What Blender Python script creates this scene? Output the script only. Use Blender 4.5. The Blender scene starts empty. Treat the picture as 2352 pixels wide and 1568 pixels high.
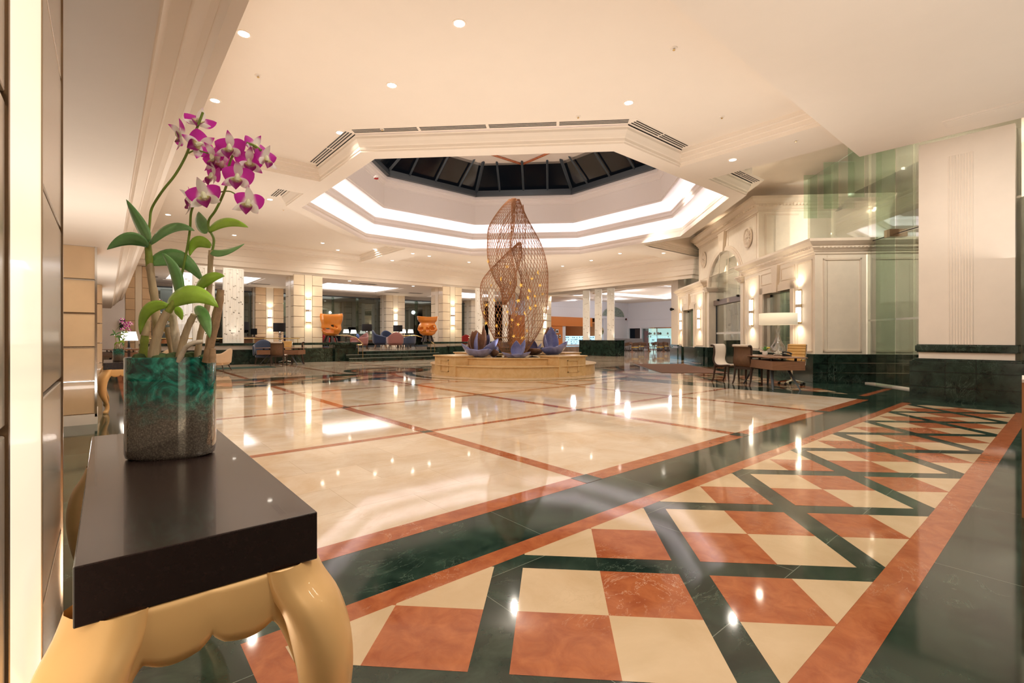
import bpy, bmesh, math, random
from mathutils import Vector, Matrix
random.seed(7)
R = math.radians
SC = bpy.context.scene
COL = SC.collection

# ---------------------------------------------------------------- camera
F, CX, HY, H = 1102.0, 1176.0, 775.0, 1.2
TH = R(40.2)
_s, _c = math.sin(TH), math.cos(TH)
cam = bpy.data.cameras.new('camera')
cam.sensor_width = 36.0
cam.lens = F / 2352 * 36
cam.shift_y = -(784 - HY) / 2352
cam.clip_start = 0.02
cam.clip_end = 300
co = bpy.data.objects.new('camera', cam)
COL.objects.link(co)
co.location = (0, 0, H)
co.rotation_euler = (R(90), 0, -TH)
SC.camera = co
# ---------------------------------------------------------------- world, exposure
w = bpy.data.worlds.new('night')
w.use_nodes = True
w.node_tree.nodes['Background'].inputs[0].default_value = (0.35, 0.42, 0.55, 1)
w.node_tree.nodes['Background'].inputs[1].default_value = 0.012
SC.world = w
SC.view_settings.view_transform = 'Standard'
SC.view_settings.look = 'None'
SC.view_settings.gamma = 1
SC.view_settings.exposure = 0.18
SC.view_settings.use_curve_mapping = False
SC.cycles.max_bounces = 12
SC.cycles.diffuse_bounces = 6
SC.cycles.glossy_bounces = 5
SC.cycles.transparent_max_bounces = 24
SC.cycles.caustics_reflective = False
SC.cycles.caustics_refractive = False
SC.cycles.sample_clamp_indirect = 6.0
SC.cycles.use_denoising = True

LIGHT = 1.0
WARM = (1, .9, .76)
def lamp(kind, loc, power, color=(1, .91, .8), size=.1, rot=None, spot=140, blend=.9, sy=None, name='lamp_light', parent=None):
    l = bpy.data.lights.new(name, kind)
    l.energy = power * LIGHT
    l.color = color
    if kind == 'AREA':
        l.shape = 'RECTANGLE' if sy else 'DISK'
        l.size = size
        if sy: l.size_y = sy
    elif kind == 'SPOT':
        l.shadow_soft_size = size; l.spot_size = R(spot); l.spot_blend = blend
    else:
        l.shadow_soft_size = size
    o = bpy.data.objects.new(name, l)
    COL.objects.link(o)
    o.location = loc
    if rot: o.rotation_euler = rot
    if parent: o.parent = parent
    return o

# added up-facing fill lamps in mid-air brighten the ceilings, without fittings
for x, y, z, s, pw in ((5.5, 7.5, 3.0, 7, 300), (5.0, 16, 3.0, 7, 260), (11.1, 22, 3.0, 6, 220), (18.5, 20, 3.0, 7, 260), (18.5, 15, 3.0, 5, 160), (14.5, 5.5, 3.4, 4, 25), (9, 4.6, 3.0, 4, 120), (5, .5, 2.6, 5, 200), (10, -.5, 2.6, 5, 160), (4, -4, 2.6, 6, 160),
                       (4.5, 29.5, 1.9, 5, 110), (12, 29.5, 1.9, 5, 110), (20.5, 29.5, 1.9, 5, 110), (34, 22, 2.6, 8, 300)):
    lamp('AREA', (x, y, z), pw * .255, (1, .91, .81), s, (R(180), 0, 0), name='added_ceiling_fill')
for y in (1.5, 6, 12, 18): lamp('AREA', (-.4, y, .3), 46, (1, .92, .84), .8, (R(180), 0, 0), name='added_soffit_fill')  # added fill below the left soffit, no fitting there

Q2 = math.sqrt(2)
def fill_spot(loc, target, power, spot=95, size=.04):  # added fill spots without fittings, aimed at walls and objects
    d = Vector(target) - Vector(loc)
    return lamp('SPOT', loc, power, (1, .9, .77), size, d.to_track_quat('-Z', 'Y').to_euler(), spot, 1, name='added_wall_fill')
def _uv(u, v, z): return ((u + v) / Q2, (u - v) / Q2, z)
for a, b, pw, sp_ in ((_uv(11.0, 7.2, 5.7), _uv(13.4, 7.6, 1.8), 260, 110), (_uv(15.2, 3.6, 6.0), _uv(15.8, 7, 2.6), 190, 100), (_uv(20.3, 3.2, 5.3), _uv(20.3, 7, 3.6), 190, 110), (_uv(24.5, 3.6, 5.3), _uv(24.9, 7, 2.4), 170, 100), (_uv(17.2, 4.0, 6.1), _uv(17.6, 7, 4.8), 90, 110),
                      ((9.3, 1.2, 4.7), (12, 1.2, 2.2), 140, 110), ((7.8, 22.4, 5.3), (7.8, 25.2, 2.4), 70, 90), ((16.4, 22.4, 5.3), (16.4, 25.2, 2.4), 70, 90), ((12, 22.0, 5.3), (12, 25, 1.2), 70, 110), ((4, 22.0, 5.3), (4, 25, 2.0), 90, 110), ((20.5, 20.5, 5.3), (24.5, 20.5, 2), 110, 110),
                      (_uv(11.0, 9.9, 5.6), _uv(13.4, 9.9, 2.0), 800, 130), (_uv(14.3, 10.2, 5.9), _uv(17, 10.2, 4.6), 170, 130), (_uv(12.5, 9.6, 4.8), _uv(16, 12.3, 5.2), 500, 140),
                      ((2.2, -.6, 4.7), (.2, 1.2, .9), 130, 80), ((1.6, 4.5, 4.9), (-.1, 8.8, 1.4), 50, 70), ((1.9, -2.6, 4.7), (.2, 1.1, .4), 150, 60), ((11, 13 - 5.5, 5.2), (11, 12.9, 1.0), 60, 70), ((5.5, 12.9, 5.2), (11, 12.9, 1.5), 60, 70)):
    fill_spot(a, b, pw, sp_)

# ---------------------------------------------------------------- picture-to-place helpers (real distances)
def ray(x, y):
    r = (x - CX) / F
    return (_c * r + _s, -_s * r + _c, (HY - y) / F)
def onZ(x, y, z=0):
    r = ray(x, y); t = (z - H) / r[2]; return Vector((r[0] * t, r[1] * t, z))
def onX(x, y, X):
    r = ray(x, y); t = X / r[0]; return Vector((X, r[1] * t, H + r[2] * t))
def onY(x, y, Y):
    r = ray(x, y); t = Y / r[1]; return Vector((r[0] * t, Y, H + r[2] * t))
def atD(x, y, d):
    r = ray(x, y); return Vector((r[0] * d, r[1] * d, H + r[2] * d))
Q2 = math.sqrt(2)
def UV(u, v, z=0):            # u along (1,1), v along (1,-1)
    return Vector(((u + v) / Q2, (u - v) / Q2, z))

# ---------------------------------------------------------------- materials
MATS = {}
def newmat(name):
    m = bpy.data.materials.new(name); m.use_nodes = True
    nt = m.node_tree; nt.nodes.clear()
    out = nt.nodes.new('ShaderNodeOutputMaterial')
    MATS[name] = m
    return m, nt, out
def N(nt, t, **k):
    n = nt.nodes.new('ShaderNode' + t)
    for a, b in k.items():
        if a in n.inputs: n.inputs[a].default_value = b
        else: setattr(n, a, b)
    return n
def L(nt, a, b): nt.links.new(a, b)
def c4(c): return (c[0], c[1], c[2], 1)
def ramp(nt, stops, interp='LINEAR'):
    n = nt.nodes.new('ShaderNodeValToRGB'); e = n.color_ramp.elements
    n.color_ramp.interpolation = interp
    while len(e) < len(stops): e.new(.5)
    for i, (p, c) in enumerate(stops): e[i].position = p; e[i].color = c4(c)
    return n
def simple(name, col, rough=.5, metal=0, var=.0, scale=8, bump=0, coat=0, spec=.5, trans=0, ior=1.45, sheen=0, emis=None, es=0, stretch=(1, 1, 1), alpha=1):
    m, nt, out = newmat(name)
    p = N(nt, 'BsdfPrincipled')
    p.inputs['Base Color'].default_value = c4(col)
    p.inputs['Roughness'].default_value = rough
    p.inputs['Metallic'].default_value = metal
    p.inputs['Coat Weight'].default_value = coat
    p.inputs['Specular IOR Level'].default_value = spec
    p.inputs['Transmission Weight'].default_value = trans
    p.inputs['IOR'].default_value = ior
    p.inputs['Sheen Weight'].default_value = sheen
    if emis:
        p.inputs['Emission Color'].default_value = c4(emis); p.inputs['Emission Strength'].default_value = es
    if var or bump:
        tc = N(nt, 'TexCoord'); mp = N(nt, 'Mapping'); mp.inputs['Scale'].default_value = stretch
        L(nt, tc.outputs['Object'], mp.inputs[0])
        nz = N(nt, 'TexNoise', Scale=scale, Detail=5.0, Roughness=.6)
        L(nt, mp.outputs[0], nz.inputs['Vector'])
        if var:
            lo = tuple(max(0, x * (1 - var)) for x in col); hi = tuple(min(1, x * (1 + var)) for x in col)
            r = ramp(nt, [(.3, lo), (.7, hi)]); L(nt, nz.outputs['Fac'], r.inputs[0]); L(nt, r.outputs[0], p.inputs['Base Color'])
        if bump:
            b = N(nt, 'Bump', Strength=bump, Distance=.01); L(nt, nz.outputs['Fac'], b.inputs['Height']); L(nt, b.outputs[0], p.inputs['Normal'])
    L(nt, p.outputs[0], out.inputs[0])
    return m
def emit(name, col, s):
    m, nt, out = newmat(name)
    e = N(nt, 'Emission'); e.inputs[0].default_value = c4(col); e.inputs[1].default_value = s
    L(nt, e.outputs[0], out.inputs[0]); return m
def pane(name, tint, refl=.08, gloss=.02, rcol=(1, 1, 1), top=.9):
    m, nt, out = newmat(name)
    t = N(nt, 'BsdfTransparent'); t.inputs[0].default_value = c4(tint)
    g = N(nt, 'BsdfGlossy'); g.inputs['Roughness'].default_value = gloss; g.inputs[0].default_value = c4(rcol)
    lw = N(nt, 'LayerWeight', Blend=.35)
    mr = N(nt, 'MapRange'); mr.inputs['To Min'].default_value = refl; mr.inputs['To Max'].default_value = top
    L(nt, lw.outputs['Fresnel'], mr.inputs['Value'])
    mx = N(nt, 'MixShader'); L(nt, mr.outputs[0], mx.inputs[0]); L(nt, t.outputs[0], mx.inputs[1]); L(nt, g.outputs[0], mx.inputs[2])
    L(nt, mx.outputs[0], out.inputs[0]); return m
def stone(name, base, alt, vein, rough=.07, tile=(.9, .6), mortar=(.3, .25, .2), mort=.002, vscale=1.6, vamt=.5, vwidth=.02, rot=0, tvar=.12, nscale=2.0, contrast=(.35, .65), coat=0, spec=.5):
    """polished marble: cloudy base, thin veins, tile joints and slight tone change tile to tile"""
    m, nt, out = newmat(name)
    p = N(nt, 'BsdfPrincipled', Roughness=rough); p.inputs['Specular IOR Level'].default_value = spec
    geo = N(nt, 'NewGeometry'); mp = N(nt, 'Mapping'); mp.inputs['Rotation'].default_value = (0, 0, rot)
    L(nt, geo.outputs['Position'], mp.inputs[0])
    n1 = N(nt, 'TexNoise', Scale=nscale, Detail=8.0, Roughness=.62, Distortion=.6)
    L(nt, mp.outputs[0], n1.inputs['Vector'])
    r1 = ramp(nt, [(contrast[0], base), (contrast[1], alt)]); L(nt, n1.outputs['Fac'], r1.inputs[0])
    col = r1.outputs[0]
    if tile:
        br = N(nt, 'TexBrick', Scale=1.0); br.inputs['Color1'].default_value = (0, 0, 0, 1); br.inputs['Color2'].default_value = (1, 1, 1, 1)
        br.inputs['Mortar'].default_value = (.5, .5, .5, 1); br.inputs['Mortar Size'].default_value = mort
        br.inputs['Brick Width'].default_value = tile[0]; br.inputs['Row Height'].default_value = tile[1]
        br.inputs['Mortar Smooth'].default_value = 0; br.offset = .0 if len(tile) < 3 else tile[2]
        L(nt, mp.outputs[0], br.inputs['Vector'])
        hs = N(nt, 'HueSaturation'); mr = N(nt, 'MapRange'); mr.inputs['To Min'].default_value = 1 - tvar; mr.inputs['To Max'].default_value = 1 + tvar
        L(nt, br.outputs['Color'], mr.inputs['Value']); L(nt, mr.outputs[0], hs.inputs['Value']); L(nt, col, hs.inputs['Color']); col = hs.outputs[0]
    # veins
    mp2 = N(nt, 'Mapping'); mp2.inputs['Scale'].default_value = (1, 1.7, 1); L(nt, mp.outputs[0], mp2.inputs[0])
    n2 = N(nt, 'TexNoise', Scale=vscale, Detail=6.0, Roughness=.7, Distortion=1.5); L(nt, mp2.outputs[0], n2.inputs['Vector'])
    sb = N(nt, 'Math', operation='SUBTRACT'); sb.inputs[1].default_value = .5; L(nt, n2.outputs['Fac'], sb.inputs[0])
    ab = N(nt, 'Math', operation='ABSOLUTE'); L(nt, sb.outputs[0], ab.inputs[0])
    r2 = ramp(nt, [(0, (1, 1, 1)), (vwidth, (0, 0, 0))]); L(nt, ab.outputs[0], r2.inputs[0])
    n3 = N(nt, 'TexNoise', Scale=1.1, Detail=2.0); L(nt, mp.outputs[0], n3.inputs['Vector'])
    r3 = ramp(nt, [(.5, (0, 0, 0)), (.7, (1, 1, 1))]); L(nt, n3.outputs['Fac'], r3.inputs[0])
    mu = N(nt, 'Math', operation='MULTIPLY'); L(nt, r2.outputs[0], mu.inputs[0]); L(nt, r3.outputs[0], mu.inputs[1])
    mu2 = N(nt, 'Math', operation='MULTIPLY'); mu2.inputs[1].default_value = vamt; L(nt, mu.outputs[0], mu2.inputs[0])
    mx = N(nt, 'Mix', data_type='RGBA'); L(nt, mu2.outputs[0], mx.inputs['Factor']); L(nt, col, mx.inputs[6]); mx.inputs[7].default_value = c4(vein)
    col = mx.outputs[2]
    if tile:
        mm = N(nt, 'Mix', data_type='RGBA'); L(nt, br.outputs['Fac'], mm.inputs['Factor']); L(nt, col, mm.inputs[6]); mm.inputs[7].default_value = c4(mortar); col = mm.outputs[2]
    L(nt, col, p.inputs['Base Color'])
    # slight waviness of the polish
    n4 = N(nt, 'TexNoise', Scale=3.0, Detail=1.0); L(nt, geo.outputs['Position'], n4.inputs['Vector'])
    b = N(nt, 'Bump', Strength=.05, Distance=.004); L(nt, n4.outputs['Fac'], b.inputs['Height']); L(nt, b.outputs[0], p.inputs['Normal'])
    L(nt, p.outputs[0], out.inputs[0]); return m

CREAM = simple('cream_plaster', (.84, .76, .68), .7, var=.02, scale=3)
CEIL = simple('ceiling_paint', (.86, .78, .69), .75, var=.01, scale=2)
COVEW = simple('cove_paint', (.88, .82, .78), .7)
FASC = simple('portal_stone', (.85, .77, .65), .55, var=.03, scale=5)
FASCB = simple('portal_trim', (.77, .67, .55), .55, var=.03, scale=5)
BEIGE = stone('beige_marble', (.67, .52, .36), (.82, .73, .61), (.62, .42, .22), rough=.05, tile=(.9, .55, .5), mort=.0016, mortar=(.55, .43, .3), vamt=.35, vscale=1.2, tvar=.06, nscale=1.5, vwidth=.03)
BEIGE2 = stone('cream_marble_tile', (.62, .46, .28), (.71, .55, .36), (.5, .35, .2), rough=.06, tile=None, vamt=.35, vscale=3.2, nscale=2.2)
RED = stone('red_marble', (.36, .1, .04), (.5, .165, .065), (.85, .62, .45), rough=.06, tile=None, vamt=.7, vscale=1.7, vwidth=.008, nscale=9)
GREEN = stone('green_marble', (.008, .022, .016), (.035, .07, .05), (.2, .26, .2), rough=.07, tile=(1.35, .95, .5), mort=.0016, mortar=(.2, .23, .19), vamt=.8, vscale=2.2, vwidth=.012, tvar=.25, nscale=4)
GREENW = stone('green_marble_wall', (.006, .013, .01), (.022, .045, .033), (.2, .3, .24), rough=.12, tile=None, vamt=.6, vscale=2.6, vwidth=.015, nscale=5)
FOUNT = stone('fountain_limestone', (.66, .44, .2), (.74, .54, .29), (.4, .25, .1), rough=.3, tile=None, vamt=.4, vscale=6, nscale=5)
ONYX = simple('onyx_panel', (.86, .74, .56), .22, var=.06, scale=1.4, coat=.3)
ONYX2 = simple('onyx_panel_tan', (.72, .52, .32), .22, var=.08, scale=1.4, coat=.3)
STRIPW = simple('pale_fluted_strip', (.9, .8, .64), .3, coat=.2)
BRONZE = simple('bronze_trim', (.36, .25, .16), .25, metal=1)
CHROME = simple('chrome', (.75, .74, .72), .12, metal=1)
METALP = simple('brushed_bronze_sheet', (.66, .58, .49), .2, metal=.45, var=.05, scale=2)
BRASS = simple('brass', (.83, .62, .28), .2, metal=1)
GOLDP = simple('gold_lacquer', (.8, .5, .21), .4, metal=.22, var=.04, scale=3, coat=.3)
DWOOD = simple('dark_lacquered_wood', (.022, .012, .011), .26, var=.1, scale=60, coat=.25)
WALNUT = simple('walnut_veneer', (.25, .13, .075), .35, var=.2, scale=6, stretch=(1, 1, 14))
WENGE = simple('dark_wood_frame', (.045, .026, .018), .35)
WOVEN = simple('brown_ribbed_fabric', (.16, .085, .045), .6, var=.25, scale=90, stretch=(1, 1, .05))
WHITEF = simple('cream_fabric', (.82, .74, .66), .8, bump=.05, scale=200)
BEIGEF = simple('beige_fabric', (.72, .55, .38), .85, bump=.05, scale=200)
TAN = simple('tan_leather', (.66, .39, .13), .4)
PINKF = simple('dusty_pink_velvet', (.32, .13, .12), .8, sheen=.4)
BLUEF = simple('slate_blue_velvet', (.05, .07, .13), .8, sheen=.4)
NAVYF = simple('navy_velvet', (.012, .025, .075), .7, sheen=.4)
REDF = simple('red_fabric', (.45, .03, .03), .8)
STEEL = simple('grey_steel', (.07, .085, .1), .4, metal=.3)
BLACKM = simple('black_metal', (.01, .01, .01), .35, metal=.2)
BLACKF = simple('black_lampshade', (.016, .013, .013), .8)
SHADE = simple('cream_lampshade', (.85, .78, .62), .8, emis=(1, .86, .62), es=.35)
SHADEL = simple('lit_lampshade', (.9, .86, .8), .8, emis=(1, .93, .84), es=2.2)
BULB = emit('warm_bulb', (1, .8, .55), 12)
DOWNL = emit('downlight_glow', (1, .9, .76), 22)
SCONG = emit('frosted_sconce_glass', (1, .88, .68), 5.5)
COVE = emit('cove_strip', (.93, .9, 1), 6)
COVE2 = emit('lounge_cove_panel', (.98, .96, 1), 3.2)
NIGHT = simple('night_outside', (.012, .014, .016), .6)
GLASSG = pane('green_tinted_glass', (.92, .96, .91), .2)
GLASSF = pane('green_glass_fin', (.84, .94, .87), .06)
GLASSD = pane('dark_window_glass', (.16, .2, .18), .16, rcol=(.8, .9, .85))
GLASSC = pane('clear_glass', (.93, .95, .93), .05)
GLASSS = pane('skylight_glass', (.55, .55, .55), .008, gloss=.12, top=.05)
COPPER = simple('copper_rod', (.55, .28, .15), .35, metal=.55)
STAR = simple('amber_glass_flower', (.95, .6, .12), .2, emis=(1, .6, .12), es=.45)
ORANGE = simple('orange_lacquer', (.68, .23, .03), .16, coat=.6, var=.05, scale=2)
ORWALL = simple('orange_wall_panel', (.62, .2, .035), .45)
TERR = simple('terracotta_wall', (.5, .22, .09), .5)
WHITEW = simple('cool_white_wall', (.72, .72, .76), .6)
TILEW = simple('white_counter', (.72, .66, .66), .4)
ICE = emit('display_case_glow', (.45, .8, 1), 1.6)
ICE2 = emit('shop_window_glow', (.62, .95, .92), .9)
CARPET = simple('brown_carpet_mat', (.19, .1, .068), .95, var=.12, scale=60, bump=.2)
DARKW = simple('dark_panel', (.03, .02, .018), .4)
SKIN = simple('skin', (.5, .27, .17), .5)
REDSH = simple('red_shirt', (.6, .03, .03), .8)
HAIRM = simple('black_hair', (.012, .01, .009), .5)
LILAC = simple('lilac_glass', (.21, .24, .5), .15, coat=.8, var=.25, scale=4)
AMBERG = simple('amber_brown_glass', (.36, .19, .12), .18, coat=.8, var=.2, scale=4)
WATER = simple('dark_water', (.05, .04, .035), .03, spec=.8)
LEAFM = simple('green_leaf', (.17, .4, .13), .28, var=.25, scale=12, coat=.8)
LEAFY = simple('young_green_leaf', (.36, .62, .06), .3, var=.2, scale=12, coat=.6)
CANE = simple('tan_orchid_cane', (.5, .38, .24), .6, var=.25, scale=40, stretch=(1, 1, .2), bump=.3)
CANEG = simple('green_orchid_cane', (.28, .34, .06), .45, var=.2, scale=30)
STALK = simple('green_flower_stalk', (.2, .3, .05), .4)
MOSS = simple('green_moss', (.08, .13, .05), .95, var=.4, scale=40, bump=.8)
WHITEP = simple('white_ceramic', (.85, .84, .8), .25)
YELL = simple('yellow_petal', (.85, .62, .05), .5)
PAPER = simple('white_paper', (.85, .84, .82), .6)
RUGGREY = simple('yellow_upholstery', (.62, .42, .05), .8)
GREYF = simple('grey_upholstery', (.2, .19, .19), .85)

# ---------------------------------------------------------------- mesh builder
class MB:
    def __init__(s): s.v = []; s.f = []; s.m = []; s.tr = None
    def add(s, vs, fs, mi=0):
        b = len(s.v)
        s.v += [tuple(s.tr @ Vector(v)) if s.tr else tuple(v) for v in vs]
        for f in fs: s.f.append([b + i for i in f]); s.m.append(mi)
        return s
    def box(s, x0, x1, y0, y1, z0, z1, mi=0):
        vs = [(x0, y0, z0), (x1, y0, z0), (x1, y1, z0), (x0, y1, z0), (x0, y0, z1), (x1, y0, z1), (x1, y1, z1), (x0, y1, z1)]
        return s.add(vs, [(0, 3, 2, 1), (4, 5, 6, 7), (0, 1, 5, 4), (1, 2, 6, 5), (2, 3, 7, 6), (3, 0, 4, 7)], mi)
    def prism(s, pts, z0, z1, mi=0):
        n = len(pts)
        a = sum(pts[i][0] * pts[(i + 1) % n][1] - pts[(i + 1) % n][0] * pts[i][1] for i in range(n))
        if a < 0: pts = pts[::-1]
        vs = [(p[0], p[1], z0) for p in pts] + [(p[0], p[1], z1) for p in pts]
        return s.add(vs, [list(range(n))[::-1], [n + i for i in range(n)]] + [(i, (i + 1) % n, n + (i + 1) % n, n + i) for i in range(n)], mi)
    def poly(s, pts, mi=0):
        return s.add(pts, [list(range(len(pts)))], mi)
    def obox(s, p, ax, ay, az, mi=0):
        """box from corner p with edge vectors"""
        p, ax, ay, az = Vector(p), Vector(ax), Vector(ay), Vector(az)
        vs = [p, p + ax, p + ax + ay, p + ay, p + az, p + ax + az, p + ax + ay + az, p + ay + az]
        fs = [(0, 3, 2, 1), (4, 5, 6, 7), (0, 1, 5, 4), (1, 2, 6, 5), (2, 3, 7, 6), (3, 0, 4, 7)]
        if ax.cross(ay).dot(az) < 0: fs = [f[::-1] for f in fs]
        return s.add(vs, fs, mi)
    def tube(s, pts, rad, n=8, mi=0, cap=True, squash=None):
        pts = [Vector(p) for p in pts]; m = len(pts)
        rad = rad if isinstance(rad, (list, tuple)) else [rad] * m
        vs = []; nrm = None
        for i, p in enumerate(pts):
            t = (pts[min(i + 1, m - 1)] - pts[max(i - 1, 0)])
            t = t.normalized() if t.length > 1e-9 else Vector((0, 0, 1))
            if nrm is None:
                nrm = t.orthogonal().normalized() if abs(t.z) > .99 else Vector((0, 0, 1)).cross(t).normalized()
            nrm = (nrm - t * nrm.dot(t)); nrm = nrm.normalized() if nrm.length > 1e-6 else t.orthogonal().normalized()
            b = t.cross(nrm)
            for k in range(n):
                a = 2 * math.pi * k / n
                vs.append(p + nrm * math.cos(a) * rad[i] + b * math.sin(a) * rad[i] * (squash or 1))
        fs = [(i * n + k, i * n + (k + 1) % n, (i + 1) * n + (k + 1) % n, (i + 1) * n + k) for i in range(m - 1) for k in range(n)]
        if cap: fs += [list(range(n))[::-1], [(m - 1) * n + k for k in range(n)]]
        return s.add(vs, fs, mi)
    def lathe(s, prof, n=24, c=(0, 0, 0), mi=0, sx=1, sy=1, cap=True):
        vs = [(c[0] + r * sx * math.cos(2 * math.pi * k / n), c[1] + r * sy * math.sin(2 * math.pi * k / n), c[2] + z) for r, z in prof for k in range(n)]
        m = len(prof)
        fs = [(i * n + k, i * n + (k + 1) % n, (i + 1) * n + (k + 1) % n, (i + 1) * n + k) for i in range(m - 1) for k in range(n)]
        if cap: fs += [list(range(n))[::-1], [(m - 1) * n + k for k in range(n)]]
        return s.add(vs, fs, mi)
    def sweep(s, prof, path, closed=False, mi=0, up=False):
        """prof: list of (offset outward, z) ; path: list of 2D points with miter; offset to the left normal"""
        n = len(path); rows = []
        for i in range(n):
            p = Vector(path[i][:2])
            a = Vector(path[(i - 1) % n][:2]) if (closed or i > 0) else None
            b = Vector(path[(i + 1) % n][:2]) if (closed or i < n - 1) else None
            d1 = (p - a).normalized() if a is not None else None
            d2 = (b - p).normalized() if b is not None else None
            if d1 is None: d1 = d2
            if d2 is None: d2 = d1
            n1 = Vector((-d1.y, d1.x)); n2 = Vector((-d2.y, d2.x))
            mi_ = (n1 + n2); mi_ = mi_.normalized(); k = 1 / max(.3, mi_.dot(n1))
            rows.append([(p.x + mi_.x * o * k, p.y + mi_.y * o * k, z) for o, z in prof])
        m = len(prof); vs = [v for r in rows for v in r]; fs = []
        rng = range(n) if closed else range(n - 1)
        for i in rng:
            j = (i + 1) % n
            for k in range(m - 1): fs.append((i * m + k, j * m + k, j * m + k + 1, i * m + k + 1))
        return s.add(vs, fs, mi)
    def grid(s, rows, mi=0, closeu=False):
        n = len(rows[0]); vs = [v for r in rows for v in r]; fs = []
        for i in range(len(rows) - 1):
            for k in range(n if closeu else n - 1):
                j = (k + 1) % n
                fs.append((i * n + k, i * n + j, (i + 1) * n + j, (i + 1) * n + k))
        return s.add(vs, fs, mi)
    def build(s, name, mats, parent=None, smooth=False, bevel=0, sub=0, solid=0, loc=None, fix=True, auto=True):
        me = bpy.data.meshes.new(name)
        me.from_pydata(s.v, [], s.f)
        if not isinstance(mats, (list, tuple)): mats = [mats]
        for m in mats: me.materials.append(m)
        for p, mi in zip(me.polygons, s.m): p.material_index = mi; p.use_smooth = smooth
        me.update()
        if fix:
            bm = bmesh.new(); bm.from_mesh(me)
            bmesh.ops.recalc_face_normals(bm, faces=bm.faces)
            bm.to_mesh(me); bm.free()
        o = bpy.data.objects.new(name, me); COL.objects.link(o)
        if parent: o.parent = parent
        if loc: o.location = loc
        if solid:
            md = o.modifiers.new('solid', 'SOLIDIFY'); md.thickness = solid; md.offset = 0
        if bevel:
            md = o.modifiers.new('bevel', 'BEVEL'); md.width = bevel; md.segments = 2; md.limit_method = 'ANGLE'; md.angle_limit = R(40)
        if sub:
            md = o.modifiers.new('sub', 'SUBSURF'); md.levels = sub; md.render_levels = sub
        if smooth and auto and not sub:
            try:
                me.set_sharp_from_angle(angle=R(40))
            except Exception: pass
        return o

def tag(o, label=None, cat=None, group=None, kind=None):
    if label: o['label'] = label
    if cat: o['category'] = cat
    if group: o['group'] = group
    if kind: o['kind'] = kind
    return o
def thing(name, label, cat, loc=(0, 0, 0), rz=0, group=None):
    o = bpy.data.objects.new(name, None); COL.objects.link(o)
    o.location = loc; o.rotation_euler = (0, 0, rz); o.empty_display_size = .1
    return tag(o, label, cat, group)
KIDS = {}
def dup(root, loc, rz=0, label=None, group=None, scale=None):
    def cp(o, par):
        c = o.copy(); COL.objects.link(c)
        if par: c.parent = par
        for ch in list(o.children): cp(ch, c)
        return c
    r = cp(root, None); r.location = loc; r.rotation_euler = (0, 0, rz)
    if scale: r.scale = (scale,) * 3
    if label: r['label'] = label
    if group: r['group'] = group
    return r
def struct(mb, name, mats, **k):
    return tag(mb.build(name, mats, **k), kind='structure')
def clip(poly, a, b, c):
    """keep a*x+b*y<=c"""
    out = []; n = len(poly)
    for i in range(n):
        p, q = poly[i], poly[(i + 1) % n]
        dp, dq = a * p[0] + b * p[1] - c, a * q[0] + b * q[1] - c
        if dp <= 0: out.append(p)
        if dp * dq < 0:
            t = dp / (dp - dq); out.append((p[0] + t * (q[0] - p[0]), p[1] + t * (q[1] - p[1])))
    return out
def bez(p0, p1, p2, p3, n=12):
    p0, p1, p2, p3 = map(Vector, (p0, p1, p2, p3)); o = []
    for i in range(n + 1):
        t = i / n; u = 1 - t
        o.append(p0 * u ** 3 + p1 * 3 * u * u * t + p2 * 3 * u * t * t + p3 * t ** 3)
    return o
def spline(pts, n=6):
    pts = [Vector(p) for p in pts]; o = []
    for i in range(len(pts) - 1):
        a = pts[max(i - 1, 0)]; b = pts[i]; c = pts[i + 1]; d = pts[min(i + 2, len(pts) - 1)]
        for k in range(n):
            t = k / n
            o.append(.5 * ((2 * b) + (-a + c) * t + (2 * a - 5 * b + 4 * c - d) * t * t + (-a + 3 * b - 3 * c + d) * t ** 3))
    o.append(pts[-1]); return o
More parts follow.
